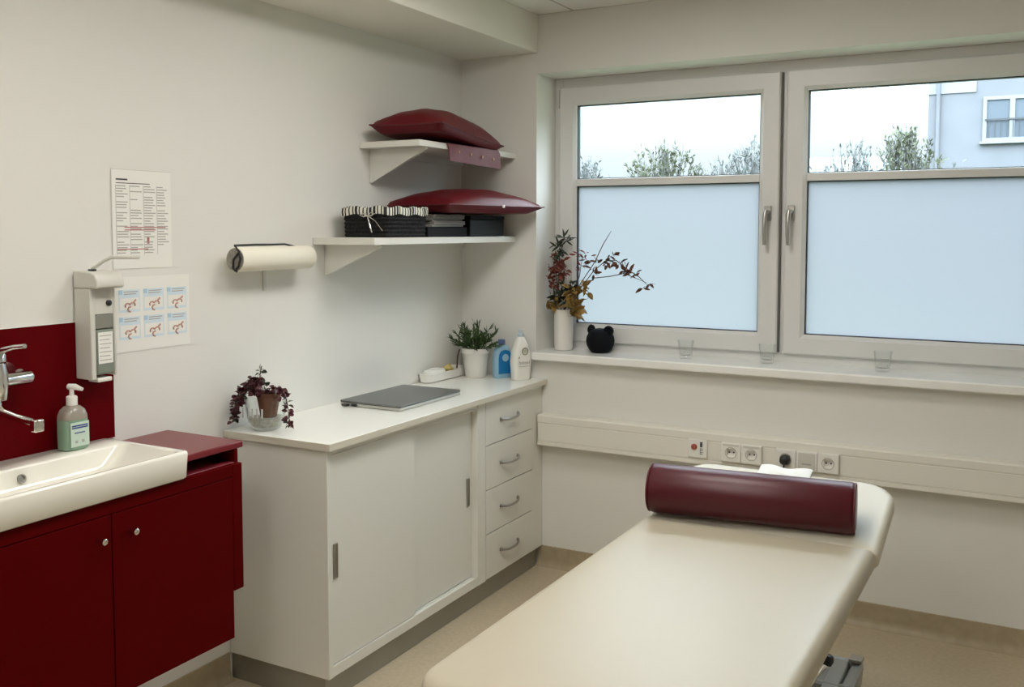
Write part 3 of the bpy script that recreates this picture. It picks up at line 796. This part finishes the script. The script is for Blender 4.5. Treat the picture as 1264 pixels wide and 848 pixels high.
mb.rings(rs); obj('wrap', mb, YEL, yw, smooth=.2)
sx = thing('small_carton', 'small white carton at the far end of the tray', 'carton', (.06,-.13,HC+.009))
obj('carton_body', B((.018,-.155,HC+.0095),(.073,-.100,HC+.050)), PAPER, sx, bevel=.002)
obj('carton_flap', B((.018,-.155,HC+.0502),(.073,-.128,HC+.0515)), PAPER, sx)

# green plant in white ribbed pot
gp = thing('potted_plant', 'bushy green plant in a ribbed white pot in the corner', 'plant', (.135,-.135,HC))
G = Vector((.150,-.118,HC+.0005))
mb = MB(); seg = 48; rs = []
for r_, h in [(.045,0),(.048,.004),(.055,.05),(.062,.112),(.064,.115),(.067,.117),(.067,.138),(.064,.140),(.059,.138),(.057,.115)]:
    rs.append([G + Vector(((r_*(1+(.022*math.cos(k*math.pi*2/seg*16) if h < .114 and h > .002 else 0)))*math.cos(2*math.pi*k/seg), (r_*(1+(.022*math.cos(k*math.pi*2/seg*16) if h < .114 and h > .002 else 0)))*math.sin(2*math.pi*k/seg), h)) for k in range(seg)])
mb.rings(rs); obj('pot', mb, POTW, gp)
obj('soil', MB().lathe([(.056,.118),(.057,.128),(.02,.131)], G, 20), SOIL, gp)
lf = MB(); stm = MB(); rp = random.Random(5)
for k in range(46):
    a_ = rp.uniform(0,2*math.pi); el = rp.uniform(.15,1.45)
    d = Vector((math.cos(a_)*math.cos(el), math.sin(a_)*math.cos(el), math.sin(el)))
    Lh = rp.uniform(.07,.125)
    b = G+Vector((d.x*.03,d.y*.03,.128)); e = b + d*Lh
    e.x = max(e.x,.02); e.y = min(e.y,-.02)
    stm.tube([b, b.lerp(e,.5)+Vector((0,0,.01)), e], .0013, 4)
    for s_ in range(13):
        p = b.lerp(e, .2+.8*s_/12)+Vector((0,0,.006))
        dd = (d + Vector((rp.uniform(-.9,.9),rp.uniform(-.9,.9),rp.uniform(-.3,.9)))).normalized()
        L_ = rp.uniform(.022,.040)
        q = p+dd*L_
        if q.x < .006: dd.x = abs(dd.x)
        if q.y > -.006: dd.y = -abs(dd.y)
        lf.leaf(p, dd, L_, L_*.22)
obj('stems', stm, GREEN, gp); obj('leaves', lf, GREEN, gp, smooth=2)
mb = MB(); mb.tube([(G.x-.062,G.y-.045,HC+.135),(G.x-.070,G.y-.052,HC+.10),(G.x-.072,G.y-.055,HC+.045)], .004, 6); obj('hanging_shoot', mb, STEM, gp)

# blue bottle
bb = thing('blue_bottle', 'blue liquid bottle beside the plant pot', 'bottle', (.275,-.09,HC))
bc = (.268,-.075)
mb = MB(); mb.rings(orings(bc, [(.040,.024,HC+.0005),(.043,.027,HC+.006),(.044,.028,HC+.035),(.044,.028,HC+.10),(.040,.026,HC+.128),(.030,.022,HC+.150),(.016,.015,HC+.158)]))
mb.xform(Matrix.Translation((bc[0],bc[1],0)) @ Matrix.Rotation(math.radians(-28),4,'Z') @ Matrix.Translation((-bc[0],-bc[1],0)))
obj('bottle_body', mb, BLUEC, bb)
R28 = Matrix.Translation((bc[0],bc[1],0)) @ Matrix.Rotation(math.radians(-28),4,'Z') @ Matrix.Translation((-bc[0],-bc[1],0))
mb = MB(); 
# wrap-round label, arched at the top
rs = []
for dx in (.0285,.0292):
    rs.append([Vector((bc[0]+dx, bc[1]+y, HC+z)) for y, z in ((-.036,.022),(.036,.022),(.036,.095),(.033,.116),(.022,.130),(0,.136),(-.022,.130),(-.033,.116),(-.036,.095))])
mb.rings(rs); mb.xform(R28); obj('front_label', mb, BLUE, bb)
mb = MB(); mb.lathe([(.018,0),(.018,.0006)], (bc[0]+.0294,bc[1]+.002,HC+.098), 20, (1,0,0)); mb.xform(R28); obj('label_emblem', mb, BLUEL, bb)
mb = MB(); mb.lathe([(.0165,.158),(.0165,.180),(.012,.183)], (bc[0],bc[1],HC), 18); obj('cap', mb, mat('blue_cap', (.10,.16,.36), .4), bb)

# white detergent bottle
wb = thing('detergent_bottle', 'white bottle with grey label print at the far end of the countertop', 'bottle', (.375,-.08,HC))
wc = (.372,-.080)
R2 = Matrix.Translation((wc[0],wc[1],0)) @ Matrix.Rotation(math.radians(-28),4,'Z') @ Matrix.Translation((-wc[0],-wc[1],0))
mb = MB(); mb.rings(orings(wc, [(.041,.026,HC+.0005),(.045,.029,HC+.005),(.046,.030,HC+.04),(.050,.031,HC+.085),(.046,.030,HC+.125),(.034,.025,HC+.165),(.022,.018,HC+.190),(.016,.014,HC+.202)])); mb.xform(R2); obj('bottle_body', mb, WHITEP, wb)
mb = MB(); mb.lathe([(.0145,.202),(.0145,.215),(.010,.218),(.008,.232),(.005,.234)], (wc[0],wc[1],HC), 18); obj('cap', mb, mat('pale_blue_cap', (.45,.55,.60), .4), wb)
pr = MB(); xx = wc[0]+.0318
pr.m = 0; pr.rings([[Vector((xx+dx+.0012, wc[1]+.005+r_*math.cos(k*math.pi/10), HC+.135+r_*math.sin(k*math.pi/10))) for k in range(20)] for r_, dx in ((.018,-.004),(.018,-.002),(.013,-.002),(.013,-.004))], closed=True)
pr.m = 1; pr.lathe([(.010,-.003),(.010,-.0012)], (xx, wc[1]+.005, HC+.135), 16, (1,0,0))
pr.m = 2
for k, (y, h) in enumerate(((-.030,.018),(-.022,.012),(-.014,.012),(-.006,.013),(.002,.012),(.010,.012),(.018,.012),(.027,.017))):
    pr.tube([(xx+.0005,wc[1]+y,HC+.075),(xx+.0005,wc[1]+y+.003,HC+.075+h*.6),(xx+.0005,wc[1]+y-.001,HC+.075+h)], .0012, 5)
pr.tube([(xx+.0005,wc[1]-.032,HC+.103),(xx+.0005,wc[1]-.026,HC+.112)], .003, 5)
pr.box((xx,wc[1]-.032,HC+.064),(xx+.0008,wc[1]+.030,HC+.066)); 
pr.xform(R2); obj('label_print', pr, [mat('olive_ring', (.30,.29,.20), .6), mat('sage_emblem', (.50,.52,.42), .6), INK], wb)

# ------------------------------------------------------------------ window sill things
ZS = 1.0268
vs_ = thing('flower_vase', 'slim white cylinder vase at the left end of the window sill', 'vase', (.502,.105,ZS))
VC = Vector((.506,.105,ZS))
mb = MB(); mb.lathe([(.036,0),(.042,.003),(.045,.02),(.046,.06),(.0455,.17),(.0465,.194),(.043,.195),(.041,.17),(.041,.02),(.01,.012)], VC, 30); obj('vase_body', mb, POTW, vs_)
SP = VC + Vector((0,0,.03))
def sprig(name, label, paths, leafspec, seed, leafm, cat='sprig'):
    t = thing(name, label, cat, tuple(SP), group='dried sprigs in the white vase')
    rp = random.Random(seed); stm = MB(); lf = MB()
    for path in paths:
        pts = [Vector(p) for p in path]; stm.tube(pts, [.0022]*(len(pts)-1)+[.001], 5)
    for (p, n, L0, L1, ar, spread) in leafspec:
        for k in range(int(n*1.35)):
            q = Vector(p)+Vector((rp.uniform(-1,1),rp.uniform(-1,1)*.6,rp.uniform(-1,1)))*spread
            d = Vector((rp.uniform(-1,1),rp.uniform(-1,.6),rp.uniform(-.7,1)))
            L_ = rp.uniform(L0,L1)*1.25
            if (q+d.normalized()*L_).y > .168: d.y = -abs(d.y)
            if (q+d.normalized()*L_).x < .43: d.x = abs(d.x)
            q.y = min(q.y,.16); q.x = max(q.x,.425)
            lf.leaf(q, d, L_, L_*ar)
    obj('stem', stm, STEM, t); obj('leaves', lf, leafm, t, smooth=2)
def V(x, z, y=.10): return (x, y, z)
def base(i): return (SP.x-.02+.012*i, SP.y-.012+.006*(i % 3), SP.z)
def neck(i): return (SP.x-.022+.012*i, SP.y-.016+.008*(i % 3), SP.z+.165)
sprig('green_sprig', 'tallest dark green sprig drooping over at the left of the vase', [[base(0),neck(0),V(.482,1.40),V(.486,1.52),V(.510,1.555),V(.545,1.55)]],
      [(V(.52,1.555),9,.03,.05,.22,.015),(V(.49,1.52),9,.03,.05,.25,.02),(V(.487,1.47),9,.03,.05,.25,.02)], 1, DKGRN)
sprig('red_sprig', 'bushy red brown sprig at the left of the vase', [[base(1),neck(1),V(.475,1.32),V(.465,1.42)],[base(2),neck(2),V(.50,1.32),V(.49,1.46)]],
      [(V(.46,1.38),34,.02,.035,.4,.045),(V(.475,1.44),26,.02,.035,.4,.035),(V(.50,1.42),18,.02,.03,.4,.03),(V(.45,1.335),14,.02,.03,.35,.025)], 2, REDLF)
sprig('ochre_sprig', 'ochre yellow leaves spilling over the vase rim', [[base(3),neck(3),V(.56,1.26,.07)],[base(0),neck(0),V(.45,1.25,.08)],[base(4),neck(4),V(.60,1.33,.09)]],
      [(V(.575,1.235,.07),14,.035,.06,.6,.03),(V(.45,1.24,.08),8,.035,.055,.5,.02),(V(.625,1.325,.09),9,.03,.05,.6,.018),(V(.56,1.30,.08),10,.03,.05,.55,.025),(V(.585,1.20,.06),5,.03,.05,.6,.012)], 3, YELLF)
sprig('green_filler', 'dark green leaves in the middle of the vase', [[base(2),neck(2),V(.51,1.33,.09)]],
      [(V(.505,1.29,.09),22,.03,.055,.3,.03),(V(.54,1.33,.10),12,.03,.05,.3,.03),(V(.47,1.27,.10),10,.03,.05,.3,.02)], 4, DKGRN)
sprig('arching_branch', 'longest bare branch arching right with dark leaves on its end', [[base(3),neck(3),V(.60,1.33),V(.66,1.405),V(.72,1.455),V(.775,1.46),V(.83,1.42),V(.89,1.385),V(.935,1.345)]],
      [(V(.76,1.465),9,.022,.036,.45,.02),(V(.72,1.45),8,.022,.034,.45,.02),(V(.80,1.44),7,.022,.034,.45,.015),(V(.83,1.405),6,.022,.034,.45,.015),(V(.875,1.395),4,.02,.03,.45,.012),(V(.935,1.35),3,.02,.03,.45,.008),(V(.905,1.325),4,.022,.034,.45,.01),(V(.655,1.41),4,.025,.035,.4,.012)], 6, RUST)
sprig('side_branch', 'lower branch bending right beneath the arching one', [[base(4),neck(4),V(.59,1.30,.09),V(.67,1.375,.09),V(.75,1.385,.09),V(.82,1.40,.09),V(.93,1.36,.09)]],
      [(V(.66,1.45,.09),5,.022,.034,.4,.02),(V(.67,1.40,.09),3,.022,.034,.4,.012),(V(.84,1.405,.09),5,.02,.03,.45,.014)], 7, RUST)
sprig('bare_twig', 'thin bare twig pointing up beside the window pane', [[base(2),neck(2),V(.58,1.33,.11),V(.66,1.45,.12),V(.70,1.53,.12),V(.742,1.595,.12)]],
      [(V(.68,1.47,.12),3,.02,.028,.3,.012)], 8, RUST)
sprig('red_tip_sprig', 'small sprig of reddish tips in the middle above the vase', [[base(3),neck(3),V(.585,1.38,.11),V(.60,1.47,.11)]],
      [(V(.60,1.48,.11),12,.018,.03,.3,.028),(V(.585,1.42,.11),6,.018,.028,.3,.015)], 9, REDLF)

be = thing('bear_ornament', 'black round eared ornament standing on the window sill', 'ornament', (.70,.10,ZS))
BC = Vector((.700,.098,ZS))
mb = MB(); mb.lathe([(.001,.0003),(.040,.0005),(.052,.012),(.064,.035),(.067,.055),(.064,.075),(.054,.094),(.036,.107),(.016,.112),(.001,.113)], BC, 32); obj('head', mb, BEARM, be)
for s_ in (-1,1):
    mb = MB(); e = BC + Vector((s_*.048,-.004-.010*s_,.104))
    mb.lathe([(.002,-.013),(.016,-.011),(.024,-.004),(.025,.004),(.019,.010),(.010,.006),(.001,.004)], e, 22, (.30*s_-.25,-1,.15)); obj('ear', mb, BEARM, be)

def tumbler(x, y, label):
    t = thing('glass_tumbler', label, 'glass', (x,y,ZS), group='clear glass tumblers on the window sill')
    return t
tprof = [(.024,.0003),(.027,.004),(.031,.045),(.036,.082),(.0345,.083),(.0335,.080),(.029,.045),(.0255,.016),(.003,.014)]
tm = MB().lathe(tprof, (0,0,0), 26)
tl = MB(); tl.lathe([(.0205,.0145),(.0205,.028),(.002,.0275)], (0,0,0), 18)
proto = None
for x, y, lab in ((1.12,.085,'clear glass tumbler nearest the bear ornament'), (1.476,.11,'clear glass tumbler in front of the middle window mullion'), (1.948,.088,'clear glass tumbler furthest right on the sill')):
    t = tumbler(x, y, lab)
    if proto is None:
        g_ = obj('glass', tm, GLS, t, local=True); c_ = obj('glass_base', tl, GLS, t, local=True); proto = (g_, c_)
    else:
        for p_ in proto:
            n_ = p_.copy(); COL.objects.link(n_); n_.parent = t

# ------------------------------------------------------------------ sockets on the trunking
YT = -.0712
def plate(mb, xa, xb): mb.box((xa,YT-.008,.624),(xb,YT,.704))
def gang(mb, xa, xb, well=True):
    """one gang of a socket plate, with a round well for the plug"""
    def lp(i, y): return [Vector((p.x, y, p.y)) for p in rrect(xa+i, xb-i, .624+i, .704-i, .004, 0, 6)]
    o_ = lp(0, YT); xc, zc = (xa+xb)/2, .664
    def circ(r, y): return [Vector((xc + r*math.cos(a), y, zc + r*math.sin(a))) for a in (math.atan2(p.z-zc, p.x-xc) for p in o_)]
    rs = [o_, lp(.0005, YT-.013), lp(.003, YT-.016)]
    if well: rs += [circ(.0225, YT-.016), circ(.0215, YT-.0145), circ(.0205, YT-.002)]
    mb.rings(rs)
RIMSH = mat('socket_rim_shade', (.40,.385,.34), .5)  # grey of the ring: shade around the plug well put into its colour
def schuko(t, xc, zc=.664):
    obj('well_rim_shade', MB().rings([[Vector((xc+r*math.cos(k*math.pi/16), y, zc+r*math.sin(k*math.pi/16))) for k in range(32)] for r, y in ((.0245,YT-.0158),(.0245,YT-.0172),(.0222,YT-.0172),(.0222,YT-.0158))], closed=True), RIMSH, t)
    for s_ in (-1,1): obj('contact_hole', MB().cyl((xc+s_*.0095,YT-.0015,zc),(xc+s_*.0095,YT-.0026,zc),.0036,12), DARK, t)
    for s_ in (-1,1): obj('earth_clip', B((xc-.0025,YT-.0125,zc+s_*.0195-.0015),(xc+.0025,YT-.0025,zc+s_*.0195+.0015)), METAL, t)
t = thing('call_socket', 'white wall plate with a red dot and black marking left of the other sockets', 'socket', (1.23,YT,.664))
mb = MB(); plate(mb,1.190,1.274); obj('plate', mb, WHITEP, t, bevel=.003)
mb = MB(); mb.lathe([(.013,0),(.013,.004),(.009,.006),(.002,.006)], (1.218,YT-.008,.672), 18, (0,-1,0)); obj('red_button', mb, mat('dull_red_button', (.40,.10,.07), .4), t)
mb = MB()
mb.box((1.243,YT-.0086,.672),(1.254,YT-.0080,.694))
for q in range(4):
    mb.box((1.243,YT-.0086,.640+q*.0075),(1.247,YT-.0080,.6455+q*.0075)); mb.box((1.249,YT-.0086,.641+q*.0075),(1.255,YT-.0080,.6445+q*.0075))
obj('black_marking', mb, INKD, t)
t = thing('double_socket', 'white double power socket in the middle of the trunking', 'socket', (1.42,YT,.664))
for xc in (1.379,1.465):
    mb = MB(); gang(mb, xc-.0428, xc+.0428); o = obj('plate', mb, WHITEP, t, smooth=.5)
    schuko(o, xc)
    obj('label_holder', B((xc-.034,YT-.0172,.692),(xc+.034,YT-.0161,.701)), GREYP, o)
t = thing('triple_socket', 'white triple socket plate holding the black plug', 'socket', (1.69,YT,.664))
for xc in (1.606,1.690,1.774):
    mb = MB(); gang(mb, xc-.0418, xc+.0418, xc != 1.690); o = obj('plate', mb, WHITEP, t, smooth=.5)
    if xc == 1.690:
        obj('blank_cover', B((1.657,YT-.0185,.632),(1.723,YT-.0161,.698)), GREYP, o, bevel=.001)
        obj('cover_slot', B((1.672,YT-.0195,.650),(1.708,YT-.0186,.656)), INK, o)
    else: schuko(o, xc)
pg = thing('power_plug', 'black power plug with cord in the triple socket', 'plug', (1.606,YT-.010,.664))
mb = MB(); mb.lathe([(.019,-.012),(.019,.0),(.021,.002),(.021,.014),(.018,.030),(.012,.036),(.002,.037)], (1.606,YT-.0170,.664), 22, (0,-1,0)); obj('plug_body', mb, BLACK, pg)
mb = MB(); mb.tube([(1.606,YT-.040,.650),(1.604,YT-.042,.625),(1.602,YT-.036,.58),(1.602,YT-.02,.45),(1.604,YT-.02,.25),(1.62,YT-.04,.06),(1.64,YT-.09,.008),(1.66,-.40,.006),(1.72,-.60,.006)], .0035, 8); obj('cord', mb, BLACK, pg)

# ------------------------------------------------------------------ treatment couch
cx0, cx1, cyn, cyj = 1.404, 2.102, -2.475, -1.165
CZ = .70
co = thing('treatment_couch', 'cream upholstered treatment couch with raised headrest', 'couch', ((cx0+cx1)/2,-1.6,0))
co.rotation_euler = (0,0,math.radians(-.8))
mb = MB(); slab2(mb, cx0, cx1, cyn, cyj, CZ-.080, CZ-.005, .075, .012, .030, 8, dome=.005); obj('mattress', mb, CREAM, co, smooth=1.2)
mb = MB(); slab2(mb, cx0+.004, cx1+.006, cyj+.002, cyj+.405, CZ-.078, CZ-.015, .012, .10, .022, 8, dome=.003)
piv = Vector((0,cyj+.004,CZ-.04))
mb.xform(Matrix.Translation(piv) @ Matrix.Rotation(math.radians(15.3),4,'X') @ Matrix.Translation(-piv))
obj('headrest', mb, CREAM_LIT, co, smooth=1.2)
mb = MB()
for x in (cx0+.07, cx1-.11): mb.box((x,cyn+.06,CZ-.122),(x+.04,cyj-.02,CZ-.0825))
for y in (cyn+.06, -1.8, cyj-.06): mb.box((cx0+.11,y,CZ-.120),(cx1-.11,y+.04,CZ-.084))
obj('upper_frame', mb, FRAMEG, co, bevel=.004)
mb = MB()
for x in (cx0+.16, cx1-.16):
    mb.tube([(x,-2.15,.11),(x,-1.25,.58)], .022, 8); 
    mb.tube([(x+.05*(1 if x < 1.7 else -1),-1.25,.11),(x+.05*(1 if x < 1.7 else -1),-2.15,.58)], .022, 8)
obj('scissor_lift', mb, FRAMEG, co)
mb = MB()
for x in (1.545, 1.895): mb.box((x,-2.25,.06),(x+.05,-.62,.11))
mb.box((1.50,-2.30,.055),(1.99,-2.22,.112)); 
obj('base_frame', mb, FRAMEG, co, bevel=.005)
mb = MB(); mb.rings([rrect(1.50,1.985,-.83,-.60,.02,.035,3), rrect(1.495,1.99,-.835,-.595,.022,.105,3), rrect(1.505,1.98,-.825,-.605,.02,.112,3), rrect(1.525,1.955,-.80,-.625,.015,.104,3), rrect(1.53,1.95,-.795,-.63,.015,.088,3)])
obj('foot_tray', mb, FRAMEG, co)
for x in (1.52,1.965): obj('end_cap', B((x-.022,-.640,.113),(x+.022,-.590,.126)), METAL, co, bevel=.002)
for x in (1.53,1.96):
    for y in (-.72,-2.26): obj('rubber_foot', MB().cyl((x,y,.0005),(x,y,.05),.022,14), BLACK, co)
mb = MB(); mb.tube([(1.86,-.90,.10),(1.885,-.875,.15),(1.912,-.86,.185)], .007, 8); obj('release_lever', mb, CHROME, co)
mb = MB(); mb.lathe([(.004,-.020),(.016,-.016),(.019,0),(.014,.014),(.003,.019)], (1.917,-.856,.203), 16, (.3,.1,1)); obj('lever_knob', mb, BLACK, co)

# bolster
r_b = .0775
A = Vector((1.422,-1.150,0)); Bv = Vector((2.036,-1.086,0)); ax = (Bv-A).normalized(); Lb = (Bv-A).length
bo = thing('bolster', 'burgundy cylindrical bolster lying across the couch headrest', 'bolster', tuple(A.lerp(Bv,.5)+Vector((0,0,CZ))))
zc = CZ + r_b - .001
mb = MB(); mb.lathe([(.002,-.003),(.060,-.003),(r_b-.010,0),(r_b-.003,.004),(r_b,.012),(r_b,Lb-.012),(r_b-.003,Lb-.004),(r_b-.010,Lb),(.060,Lb+.003),(.002,Lb+.003)], A+Vector((0,0,zc)), 40, ax)
obj('cover', mb, BURG, bo)
u = Vector((0,0,1)); v = ax.cross(u)
for h in (.001, Lb-.001):
    sm = MB(); sm.tube([A+Vector((0,0,zc))+ax*h+(r_b-.004)*(math.cos(k*math.pi/16)*u+math.sin(k*math.pi/16)*v) for k in range(33)], .0028, 6)
    obj('seam_piping', sm, SEAM, bo)

# crumpled tissue behind the bolster
ti = thing('crumpled_tissue', 'crumpled white tissue behind the bolster on the headrest', 'tissue', (1.75,-.86,.74))
mb = MB(); N = 16; M_ = 8; rp = random.Random(2)
def hz(x, y): return CZ-.015+.005 + (y-(cyj+.004))*math.tan(math.radians(15.3))
top = []; bot = []
for i in range(N+1):
    for j in range(M_+1):
        u_ = i/N; v_ = j/M_
        x = 1.68+.17*u_; y = -.880+.105*v_ + .008*math.sin(9*u_)
        e = math.sin(math.pi*u_)*math.sin(math.pi*v_)
        h = .003 + e*(.009+.008*rp.random()) + .005*e*math.sin(13*u_+5*v_)
        top.append(Vector((x,y,hz(x,y)+h+.0015))); bot.append(Vector((x,y,hz(x,y)+.0015)))
q = M_+1
mb.add(top, [(i*q+j,(i+1)*q+j,(i+1)*q+j+1,i*q+j+1) for i in range(N) for j in range(M_)])
mb.add(bot, [(i*q+j,i*q+j+1,(i+1)*q+j+1,(i+1)*q+j) for i in range(N) for j in range(M_)])
tag(obj('crumpled_tissue_sheet', mb, CLOTHW, ti), 'x', 'x') if False else obj('tissue_sheet', mb, CLOTHW, ti, smooth=.5)

# ------------------------------------------------------------------ outside
GZ = -1.6
struct('ground_outside', B((-70,.6,GZ-.2),(60,140,GZ)), LAWN, label='lawn outside the window', cat='lawn')
bd = thing('apartment_building', 'lavender grey apartment building with white windows across the lawn', 'building', (-.2,24,GZ))
obj('facade', B((-.197,24,GZ),(16,34,9.2)), PLASTER, bd)
mb = MB(); mb.box((-.30,23.9,9.2),(16.2,34.2,9.45)); obj('roof_slab', mb, PLASTL, bd)
mb = MB(); mb.box((-.2,23.97,5.20),(.95,24.0,5.55)); obj('pale_band', mb, PLASTL, bd)  # strip paler than the facade around it
obj('downpipe', MB().cyl((.05,23.93,GZ),(.05,23.93,9.2),.05,10), PLASTER, bd)
for wx in (1.12, 5.2, 9.3):
    for wz in (3.90, .6, 7.0):
        mb = MB(); x1_ = wx+1.36; z1_ = wz+1.16
        def fr(i, y): return [Vector((wx+i,y,wz+i)),Vector((x1_-i,y,wz+i)),Vector((x1_-i,y,z1_-i)),Vector((wx+i,y,z1_-i))]
        mb.rings([fr(0,24.02),fr(0,23.95),fr(.09,23.95),fr(.09,24.02)], closed=True)
        mb.box(((wx+x1_)/2-.06,23.95,wz+.09),((wx+x1_)/2+.06,24.02,z1_-.09)); mb.box((wx-.06,23.88,wz-.06),(x1_+.06,24.0,wz))
        f_ = obj('window_frame', mb, BWIN, bd)
        obj('pane', B((wx+.09,23.985,wz+.09),(x1_-.09,24.0-.002,z1_-.09)), BGLASS, f_)
        mb = MB()
        for k in range(9): mb.box((wx+.14+k*.14,23.93,wz+.1),(wx+.16+k*.14,23.945,wz+.55))
        mb.box((wx+.05,23.925,wz+.54),(x1_-.05,23.948,wz+.58)); obj('guard_rail', mb, RAILM, f_)
ha = thing('low_hall', 'long low grey roofed hall far away beyond the trees', 'building', (-9,60,GZ))
obj('hall_wall', B((-13,60,GZ),(-5,70,5.0)), PLASTL, ha)
mb = MB(); mb.rings([[Vector((x,59.5,5.0)),Vector((x,70.5,5.0)),Vector((x,65,6.6))] for x in (-13.4,-4.6)]); obj('roof', mb, ROOFM, ha)

def tree(label, x, y, top, hw, hh, m, seed, n=1500, twigs=60, lean=.6):
    """trunk, limbs and twigs that fan out into a rounded crown of half width hw and half height hh, with small leaves along the twigs"""
    rp = random.Random(seed)
    t = thing('garden_tree', label, 'tree', (x,y,GZ), group='trees beyond the window')
    stm = MB(); lf = MB(); C0 = Vector((x,y,top-hh)); base_ = Vector((x,y,GZ))
    fork = Vector((x,y,max(GZ+.5, top-2.0*hh)))
    stm.tube([base_, base_.lerp(fork,.5)+Vector((.05,0,0)), fork],[.13,.10,.08],8)
    segs = []
    for k in range(twigs):
        a = rp.uniform(0,2*math.pi); el = rp.uniform(-.25,1.5)
        d = Vector((math.cos(a)*math.cos(el), math.sin(a)*math.cos(el)*.8, math.sin(el)))
        e = C0 + Vector((d.x*hw, d.y*hw, d.z*hh))*rp.uniform(.8,1.04)
        st_ = fork.lerp(C0, rp.uniform(0,.7)) + Vector((d.x,d.y,0))*hw*.12
        mid = st_.lerp(e,.55)+Vector((rp.uniform(-1,1),rp.uniform(-1,1),rp.uniform(-.2,1)))*.10
        stm.tube([st_,mid,e],[.022,.014,.005],4)
        segs += [(st_.lerp(mid,.5),mid),(mid,e),(mid,e)]
        for q in range(4):
            p = mid.lerp(e, rp.uniform(0,.8)); f = p + ((e-mid).normalized()+Vector((rp.uniform(-.7,.7),rp.uniform(-.7,.7),rp.uniform(0,.7)))).normalized()*rp.uniform(.18,.42)
            stm.tube([p,f],[.007,.003],3); segs.append((p,f))
    for k in range(n):
        a, b = rp.choice(segs); q = a.lerp(b, rp.random())
        L_ = rp.uniform(.06,.14)
        lf.leaf(q, ((b-a).normalized()+Vector((rp.uniform(-1,1),rp.uniform(-1,1),rp.uniform(-.4,.8)))), L_, L_*.34)
    obj('branches', stm, BARK, t); obj('foliage', lf, m, t, smooth=2)
tree('spiky grey tree at the left edge of the left window pane', -6.95, 17.0, 3.28, .65, 1.3, TREEL2, 1, 900, 60)
tree('bushy rounded green tree standing tallest in the left pane', -5.5, 18, 3.70, 1.25, 1.5, TREEL, 3, 5200, 130)
tree('low pale shrubby tree right of the tallest one in the left pane', -4.75, 20.5, 3.42, .8, 1.2, TREEL2, 4, 900, 60)
tree('blue grey tree beside the middle mullion', -3.15, 17.5, 3.60, .80, 1.4, TREEL2, 5, 1500, 80)
tree('wispy low tree at the left of the right pane', -2.0, 19.5, 3.20, .75, 1.2, TREEL2, 6, 500, 45)
tree('bare branched tree left of the green one in the right pane', -.95, 17.5, 3.55, .85, 1.4, TREEL2, 7, 1100, 80)
tree('green bushy tree next to the building corner', -.20, 19.5, 3.95, .85, 1.6, TREEL, 8, 3600, 110)
tree('thin sapling in front of the building wall', .95, 18, 3.05, .35, 1.1, TREEL2, 9, 120, 18)
